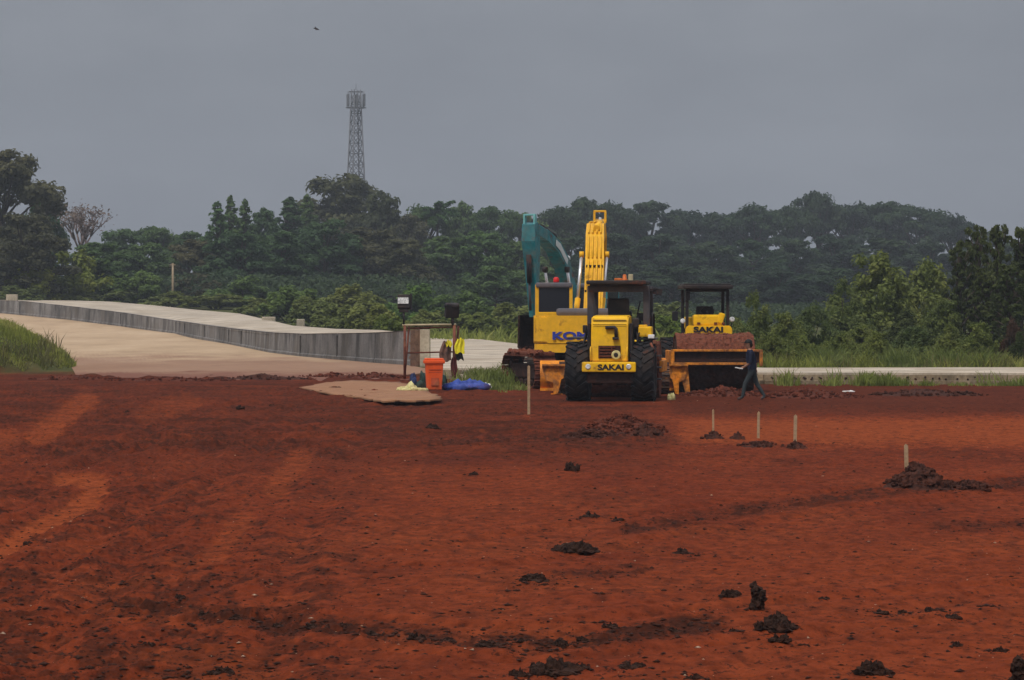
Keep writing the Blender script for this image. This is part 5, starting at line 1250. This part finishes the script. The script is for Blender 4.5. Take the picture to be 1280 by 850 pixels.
SHR = [
 (18, 352, 90, 296, 'shrub', 0, 'olive', 'green shrub at the far left behind the start of the wall'), (44, 322, 80, 300, 'shrub', 1, 'yellow', 'bright yellow-green shrub under the tallest left tree'),
 (92, 306, 90, 306, 'shrub', 2, 'yellow', 'large yellow-green shrub right under the pinkish bare tree'), (78, 346, 100, 304, 'shrub', 3, 'olive', 'green shrub below the large yellow-green one'),
 (140, 340, 96, 308, 'shrub', 0, 'mid', 'dark shrub left of the pale concrete pole'), (176, 332, 80, 306, 'shrub', 1, 'mid', 'tall dark shrub at the foot of the pale concrete pole'),
 (150, 362, 90, 304, 'shrub', 2, 'olive', 'low olive shrub beside the upper road, left of the pole'), (214, 362, 84, 302, 'shrub', 3, 'olive', 'low olive shrub beneath the pale concrete pole'),
 (246, 336, 90, 312, 'shrub', 0, 'brown', 'brownish shrub right of the pale concrete pole'), (270, 364, 92, 298, 'shrub', 1, 'olive', 'low green shrub by the upper road, right of the pole'),
 (306, 342, 96, 300, 'shrub', 2, 'mid', 'dark bluish shrub below the three pointed trees'), (334, 368, 96, 268, 'shrub', 3, 'olive', 'green shrub where the upper road begins to narrow'),
 (364, 350, 90, 262, 'shrub', 0, 'mid', 'dark shrub below the dome-shaped tree, left'), (394, 364, 88, 230, 'shrub', 1, 'olive', 'olive shrub on the far edge of the upper road, midway'),
 (424, 378, 80, 205, 'shrub', 2, 'olive', 'green low shrub left of the pale-fronted floodlight'), (440, 350, 96, 250, 'shrub', 3, 'olive', 'leafy green shrub straight below the lattice tower'),
 (470, 372, 84, 196, 'shrub', 0, 'olive', 'olive shrub right behind the narrow end of the upper road'), (486, 388, 60, 170, 'shrub', 1, 'yellow', 'small yellowish shrub touching the left floodlight'),
 (520, 352, 100, 240, 'shrub', 2, 'mid', 'dark shrub between the two floodlights'), (536, 384, 84, 205, 'shrub', 3, 'olive', 'olive shrub under the crossbar of the lamp frame'),
 (580, 356, 100, 240, 'shrub', 0, 'mid', 'dark leafy shrub right of the dark floodlight'), (592, 386, 84, 205, 'shrub', 1, 'olive', 'olive shrub above the pale road right of the lamp frame'),
 (634, 376, 90, 215, 'shrub', 2, 'olive', 'green shrub left of the hanging teal arm'), (644, 398, 50, 190, 'shrub', 3, 'yellow', 'small yellow-green shrub touching the teal arm'), (690, 372, 110, 225, 'shrub', 0, 'olive', 'green shrub hidden behind the yellow excavator'),
 (770, 378, 110, 225, 'shrub', 1, 'olive', 'green shrub seen under the nearer roller canopy'), (832, 392, 76, 180, 'shrub', 2, 'yellow', 'yellow-green shrub in the gap between the two rollers'), (836, 374, 90, 230, 'shrub', 3, 'olive', 'green shrub farther back between the two rollers'),
 (890, 385, 100, 220, 'shrub', 0, 'mid', 'dark shrub behind the farther roller console')]
for px, yt, w, D, kind, i, tone, lab in SHR:
    plant(kind, i, px, yt, w * 1.15, D, tone, lab, 'shrub', 'shrubs along the edge of the wood', 'shrub')
NEAR = [
 (944, 366, 66, 128, 'bush', 0, 'near', 'green bush just right of the farther roller'), (982, 388, 70, 122, 'bush', 1, 'near', 'low green bush with dark base right of the worker'), (1012, 372, 70, 132, 'bush', 2, 'near', 'green bush between the worker and the big bush'),
 (1000, 410, 60, 118, 'bush', 3, 'olive', 'low olive bush above the slab, right of the worker'), (1056, 350, 84, 146, 'bush', 0, 'near', 'left flank of greenery joined to the big green bush'), (1098, 311, 132, 152, 'bush', 1, 'near', 'big rounded green bush, highest of the bushes'),
 (1152, 314, 124, 156, 'bush', 2, 'near', 'big green bush just left of the dark saplings'), (1074, 396, 84, 136, 'bush', 3, 'near', 'dark green bush in front of the big rounded bush, left'), (1130, 388, 96, 138, 'bush', 0, 'sap', 'dark bush in front of the big rounded bush, right'),
 (1180, 372, 80, 140, 'bush', 1, 'near', 'green bush at the foot of the dark saplings'), (992, 414, 60, 113, 'bush', 0, 'near', 'low leafy bush in the grass right of the walking worker'), (1052, 404, 68, 114, 'bush', 3, 'near', 'low leafy bush in the grass in front of the dark green bush'), (1096, 412, 60, 112.5, 'bush', 1, 'olive', 'small olive bush in the grass below the big rounded bush'),
 (1140, 402, 72, 115, 'bush', 2, 'near', 'leafy bush in the grass left of the saplings'), (1186, 406, 70, 114, 'bush', 0, 'olive', 'olive bush in the grass below the dark saplings'), (1226, 400, 70, 116, 'bush', 1, 'near', 'leafy bush standing in the grass before the tallest sapling'),
 (966, 410, 58, 114, 'bush', 2, 'near', 'small green bush nearest the walking worker'), (1330, 330, 120, 140, 'bush', 3, 'near', 'large bush beyond the right edge')]
for px, yt, w, D, kind, i, tone, lab in NEAR:
    plant(kind, i, px, yt, w * 1.2, D, tone, lab, 'bush', 'bushes right of the rollers', 'bush')
for px, yt, w, D, i, lab in [(1200, 300, 58, 142, 0, 'dark sapling leftmost of the tall group at the right'), (1222, 281, 56, 144, 1, 'tall dark sapling second in the group at the right'), (1248, 279, 60, 140, 2, 'tallest dark sapling in the group at the right'), (1276, 282, 60, 143, 0, 'dark sapling cut by the right edge of the picture'), (1262, 330, 62, 132, 1, 'shorter dark sapling in front of the group at the right'), (1232, 340, 60, 134, 2, 'short dark sapling in front of the second tall one'), (1310, 290, 66, 142, 1, 'dark sapling just beyond the right edge')]:
    plant('sapling', i, px, yt, w * 1.15, D, 'sap', lab, 'sapling', 'dark saplings at the right edge', 'sapling')
plant('bush', 2, 1268, 392, 40, 116, 'rust', 'dead reddish brown bush at the right edge of the grass', 'bush', None, 'dead_bush')
plant('bush', 1, 1274, 412, 34, 114.5, 'sap', 'dark low bush below the dead reddish bush', 'bush', None, 'bush')

def undergrowth():
    rg = np.random.default_rng(77); n = 130000
    D = rg.uniform(305, 560, n); px = rg.uniform(-260, 1540, n); X = (px - 640) / F * D
    hgt = .4 + 2.6 * fbm(X * .11 + 3, D * .06 + 8, 4) + np.where(px < 640, 1.2, 0); z = gz_smooth(X, D) + hgt * rg.random(n) ** .6
    nn = rg.normal(size=(n, 3)) + np.array([0, -.4, .6]); nn /= np.linalg.norm(nn, axis=1, keepdims=True)
    V, Q = leaf_arrays(np.stack([X, D, z], 1), nn, rg.uniform(.16, .42, n), rg)
    tag(np_mesh('undergrowth', V, Q, LM['far']), 'dark undergrowth filling the floor of the wood', 'undergrowth', None, 'stuff')
undergrowth()
# grass
def grass(name, n, fn, hmin, hmax, mat, seed, label, wd=.035):
    rg = np.random.default_rng(seed); X, D = fn(rg, n); z = gz_smooth(X, D) - .02; n = len(X)
    clump = fbm(X * .9 + seed, D * .5 + 7, 3); h = (hmin + (hmax - hmin) * rg.random(n) ** 1.5) * (.35 + 1.3 * sstep(.3, .7, clump))
    a = rg.random(n) * 6.28; lean = rg.normal(size=(n, 2)) * .32 * h[:, None]; w = wd * (.6 + .8 * rg.random(n))
    dx, dy = np.cos(a) * w, np.sin(a) * w
    B0 = np.stack([X - dx, D - dy, z], 1); B1 = np.stack([X + dx, D + dy, z], 1); m0 = np.stack([X - dx * .7 + lean[:, 0] * .4, D - dy * .7 + lean[:, 1] * .4, z + h * .6], 1); m1 = np.stack([X + dx * .7 + lean[:, 0] * .4, D + dy * .7 + lean[:, 1] * .4, z + h * .6], 1)
    T0 = np.stack([X + lean[:, 0] - dx * .1, D + lean[:, 1], z + h * .95], 1); T1 = np.stack([X + lean[:, 0] + dx * .1, D + lean[:, 1], z + h * .93], 1)
    V = np.stack([B0, B1, m1, m0, T1, T0], 1).reshape(-1, 3); k = np.arange(n)[:, None] * 6
    Q = np.concatenate([k + np.array([[0, 1, 2, 3]]), k + np.array([[3, 2, 4, 5]])])
    return tag(np_mesh(name, V, Q, mat), label, 'grass', None, 'stuff')
GM = leafmat('grass_blade', (.13, .16, .036), (.20, .23, .055), (.29, .29, .095), .5)
GD = leafmat('dry_grass_blade', (.10, .10, .035), (.15, .14, .05), (.21, .18, .075), .5)
def rightstrip(rg, n):
    px = rg.uniform(925, 1460, n); D = rg.uniform(105.8, 121, n); return (px - 640) / F * D, D
grass('tall_grass', 46000, rightstrip, .10, .56, GM, 1, 'tall green grass along the far side of the concrete slab', .024)
grass('dry_grass', 9000, rightstrip, .2, .62, GD, 11, 'yellowish dry grass stems among the green grass behind the slab', .022)
def rightreed(rg, n):
    c = rg.choice([952, 1026, 1034, 1046, 1098, 1112, 1128, 1180, 1228, 1252], n); px = c + rg.normal(size=n) * 11; D = 107 + rg.random(n) * 5; return (px - 640) / F * D, D
grass('reeds', 8000, rightreed, .3, .72, GM, 2, 'tufts of taller reedy grass rising above the slab', .022)
def slabweed(rg, n):
    c = rg.choice([985, 1040, 1080, 1086, 1092, 1100, 1110, 1118, 1126, 1160, 1200, 1232, 1255, 1275, 1330], n); px = c + rg.normal(size=n) * 7; D = 95.2 + rg.random(n) * 2.0; return (px - 640) / F * D, D
grass('weeds', 2600, slabweed, .12, .4, GM, 3, 'weeds growing along the near edge of the slab', .02)
def leftbank(rg, n):
    X = rg.uniform(-28.5, -16.2, n); D = rg.uniform(110, 133, n); k = ((X + 22.3) / 5.5) ** 2 + ((D - 121) / 11.0) ** 2 < 1.04; return X[k], D[k]
grass('bank_grass', 70000, leftbank, .08, .24, GM, 4, 'thick green grass covering the bank at the left edge', .02)
def leftdry(rg, n):
    X = rg.uniform(-20.5, -16.2, n); D = rg.uniform(110, 122, n); k = np.abs(((X + 22.3) / 5.5) ** 2 + ((D - 121) / 11.0) ** 2 - .88) < .16; return X[k], D[k]
grass('dry_weeds', 4000, leftdry, .2, .55, GD, 5, 'dry brownish weeds at the foot of the grassy bank', .025)
def midpatch(rg, n):
    px = rg.normal(622, 20, n); D = rg.normal(97, 3.4, n); k = (D > 87 + 4 * np.abs(px - 632) / 40 + 3 * vnoise(px * .12, px * 0)) & (D < 103.3); return ((px - 640) / F * D)[k], D[k]
grass('grass_patch', 5200, midpatch, .08, .4, GM, 6, 'green grass patch left of the muddy crawler track', .022)
def midpatch2(rg, n):
    px = rg.uniform(826, 850, n); D = rg.uniform(104, 112, n); return (px - 640) / F * D, D
def verge(rg, n):
    px = rg.uniform(480, 950, n); D = np.where(px < 700, rg.uniform(180, 205, n), rg.uniform(150, 185, n)); return (px - 640) / F * D, D
grass('verge_grass', 9000, verge, .25, .7, GM, 8, 'pale green grass verge behind the concrete road', .06)

# ------------------------------------------------------------------ far things: tower, pole, blocks, bird
def tower():
    D = 600.0; X = PX(445, D); z0 = gz1(X, D, False)
    t = empty('lattice_tower', (X, D, z0), R(28), 'tall grey lattice telecom mast rising behind the dome-shaped tree', 'mast')
    Hh = PZ(112, D) - z0; mb = MB(); b0, b1 = 2.0, .62
    def c(k, z): s = b0 + (b1 - b0) * min(1, z / (Hh * .96)); return Vector(((1, 1, -1, -1)[k] * s, (1, -1, -1, 1)[k] * s, z))
    for k in range(4): mb.tube([c(k, 0), c(k, Hh)], .14, 6)
    zs = [0]
    while zs[-1] < Hh - 1.5: zs.append(zs[-1] + (3.2 - 1.7 * zs[-1] / Hh))
    for za, zb in zip(zs, zs[1:]):
        for k in range(4):
            j = (k + 1) % 4; mb.tube([c(k, za), c(j, zb)], .07, 5); mb.tube([c(j, za), c(k, zb)], .07, 5); mb.tube([c(k, zb), c(j, zb)], .07, 5)
    part(mb, 'lattice', M_tower, t)
    mb = MB()
    for zr, rr in ((Hh - .4, 1.3), (Hh - 3.4, 1.9)):
        mb.tube([(rr * math.cos(a), rr * math.sin(a), zr) for a in [2 * math.pi * k / 20 for k in range(21)]], .08, 6, False)
        for k in range(4): mb.tube([c(k, zr), Vector((math.cos(R(45 - 90 * k)) * rr, math.sin(R(45 - 90 * k)) * rr, zr))], .06, 5)
    part(mb, 'platform_ring', M_tower, t)
    for k in range(6):
        a = 2 * math.pi * k / 6 + .2; mb = MB(); rr = 1.75; mb.box((rr * math.cos(a), rr * math.sin(a), Hh - 2.0), (.22, .40, 2.3), (0, 0, a), .04); mb.tube([(rr * .93 * math.cos(a), rr * .93 * math.sin(a), Hh - 3.5), (rr * .93 * math.cos(a), rr * .93 * math.sin(a), Hh - .3)], .05, 5); part(mb, 'antenna', M_tower, t)
    mb = MB(); mb.tube([(0, 0, Hh), (0, 0, Hh + 1.2)], .05, 5); part(mb, 'lightning_rod', M_tower, t)
tower()
D = 304; X = PX(216, D); mb = MB(); z0 = gz1(X, D, False); mb.tube([(0, 0, -.2), (0, 0, PZ(329, D) - z0)], [.14, .10], 12); mb.box((0, 0, PZ(331, D) - z0), (.5, .12, .12), bev=.02)
tag(mb.build('concrete_pole', M_edgec, None, (X, D, z0)), 'pale concrete pole standing among the shrubs on the left', 'pole')
for px, py, D, w, h, lab in [(15, 372, 288, 1.0, .75, 'pale concrete block on top of the wall at the left edge'), (376, 402, 200, .5, .8, 'pale marker block beside the upper road below the dome-shaped tree'), (336, 399, 215, .9, .4, 'low pale concrete lump on the far edge of the upper road')]:
    X = PX(px, D); mb = MB(); zb = PZ(py + 2, D); zt = PZ(py - 3 if px > 20 else 368, D); z0 = gz1(X, D, False)
    mb.box((0, 0, (zt - z0) / 2), (w, .5, zt - z0), bev=.05); tag(mb.build('concrete_block', M_endc, None, (X, D, z0)), lab, 'block')
def bird():
    D = 150.0; mb = MB(); mb.tube([(-.16, 0, .0), (-.05, 0, .01), (.08, 0, .0), (.2, 0, -.02)], [.015, .045, .05, .012], 8)
    for s in (-1, 1): mb.prism([(-.06, 0), (.07, 0), (.03, s * .16), (-.02, s * .34), (-.07, s * .17)], .012, 'z', .02)
    o = mb.build('bird', M_black, None, (PX(395, D), D, PZ(36, D))); o.rotation_euler = (R(25), R(12), R(15)); o.scale = (.8, .8, .8); tag(o, 'small dark bird gliding high in the grey sky', 'bird')
bird()

# ------------------------------------------------------------------ air
mb = MB(); mb.box((0, 545, 29), (1480, 1250, 62))
m = bpy.data.materials.new('thin_haze'); m.use_nodes = True; nt = m.node_tree; nt.nodes.clear(); out = nt.nodes.new('ShaderNodeOutputMaterial'); pv = nt.nodes.new('ShaderNodeVolumePrincipled')
pv.inputs['Color'].default_value = (.80, .88, 1.0, 1); pv.inputs['Density'].default_value = 0.00026; pv.inputs['Anisotropy'].default_value = 0.0
nt.links.new(pv.outputs[0], out.inputs['Volume'])
hz = mb.build('haze', m); tag(hz, 'thin blue-grey haze hanging over the whole site', 'haze', None, 'stuff')

# ------------------------------------------------------------------ sky, sun, camera
SUN_EL, SUN_AZ = 58.0, 208.0     # azimuth clockwise from +Y: behind the camera, to its left
w = bpy.data.worlds.new('World'); sc.world = w; w.use_nodes = True; nt = w.node_tree; nt.nodes.clear()
out = nt.nodes.new('ShaderNodeOutputWorld'); bg = nt.nodes.new('ShaderNodeBackground'); sky = nt.nodes.new('ShaderNodeTexSky'); sky.sky_type = 'NISHITA'; sky.sun_disc = False
sky.sun_elevation = R(SUN_EL); sky.sun_rotation = R(SUN_AZ); sky.dust_density = 4.0; sky.air_density = 1.5; sky.ozone_density = 1.0
hs = nt.nodes.new('ShaderNodeHueSaturation'); hs.inputs['Saturation'].default_value = 0.30; nt.links.new(sky.outputs[0], hs.inputs['Color'])
veil = mixc(nt, 0.72, hs.outputs[0], (5.6, 5.95, 6.6))
tc = nt.nodes.new('ShaderNodeTexCoord'); mp = nt.nodes.new('ShaderNodeMapping'); mp.inputs['Scale'].default_value = (1.0, 1.0, 2.2); nt.links.new(tc.outputs['Generated'], mp.inputs[0])
cn = noise(nt, 15.0, 4, 0.5, mp.outputs[0])
cl = ramp(nt, cn.outputs[0], [(0.35, (.955, .955, .96)), (0.52, (1, 1, 1)), (0.68, (1.06, 1.055, 1.05))])
veil = mixc(nt, 1.0, veil, cl, 'MULTIPLY')
sx = nt.nodes.new('ShaderNodeSeparateXYZ'); nt.links.new(tc.outputs['Generated'], sx.inputs[0])
veil = mixc(nt, 1.0, veil, ramp(nt, sx.outputs[2], [(0.08, (.332, .339, .356)), (0.75, (1.0, .99, .97))]), 'MULTIPLY')
nt.links.new(veil, bg.inputs[0]); bg.inputs[1].default_value = 0.10; nt.links.new(bg.outputs[0], out.inputs[0])
sl = bpy.data.lights.new('sun', 'SUN'); sl.energy = 1.5; sl.angle = R(10); sl.color = (1.0, .93, .84)
so = bpy.data.objects.new('sun', sl); COL.objects.link(so)
az, e = R(SUN_AZ), R(SUN_EL); dirv = Vector((math.sin(az) * math.cos(e), math.cos(az) * math.cos(e), math.sin(e)))
so.rotation_euler = dirv.to_track_quat('Z', 'Y').to_euler(); so.location = (0, -5, 40)
cam = bpy.data.cameras.new('camera'); cam.sensor_width = 36.0; cam.lens = F / 1280 * 36.0; cam.shift_y = -(425 - HOR) / 1280.0; cam.clip_start = 0.1; cam.clip_end = 5000
co = bpy.data.objects.new('camera', cam); COL.objects.link(co); co.location = (0, 0, CH); co.rotation_euler = (R(90), 0, 0); sc.camera = co
sc.view_settings.view_transform = 'Standard'; sc.view_settings.look = 'None'; sc.view_settings.exposure = 0.5; sc.view_settings.gamma = 1.0; sc.view_settings.use_curve_mapping = False
sc.render.engine = 'CYCLES'; cy = sc.cycles
cy.use_denoising = True; cy.max_bounces = 6; cy.diffuse_bounces = 3; cy.glossy_bounces = 2; cy.transmission_bounces = 4; cy.volume_bounces = 0; cy.transparent_max_bounces = 8
try: cy.denoiser = 'OPENIMAGEDENOISE'
except Exception: pass
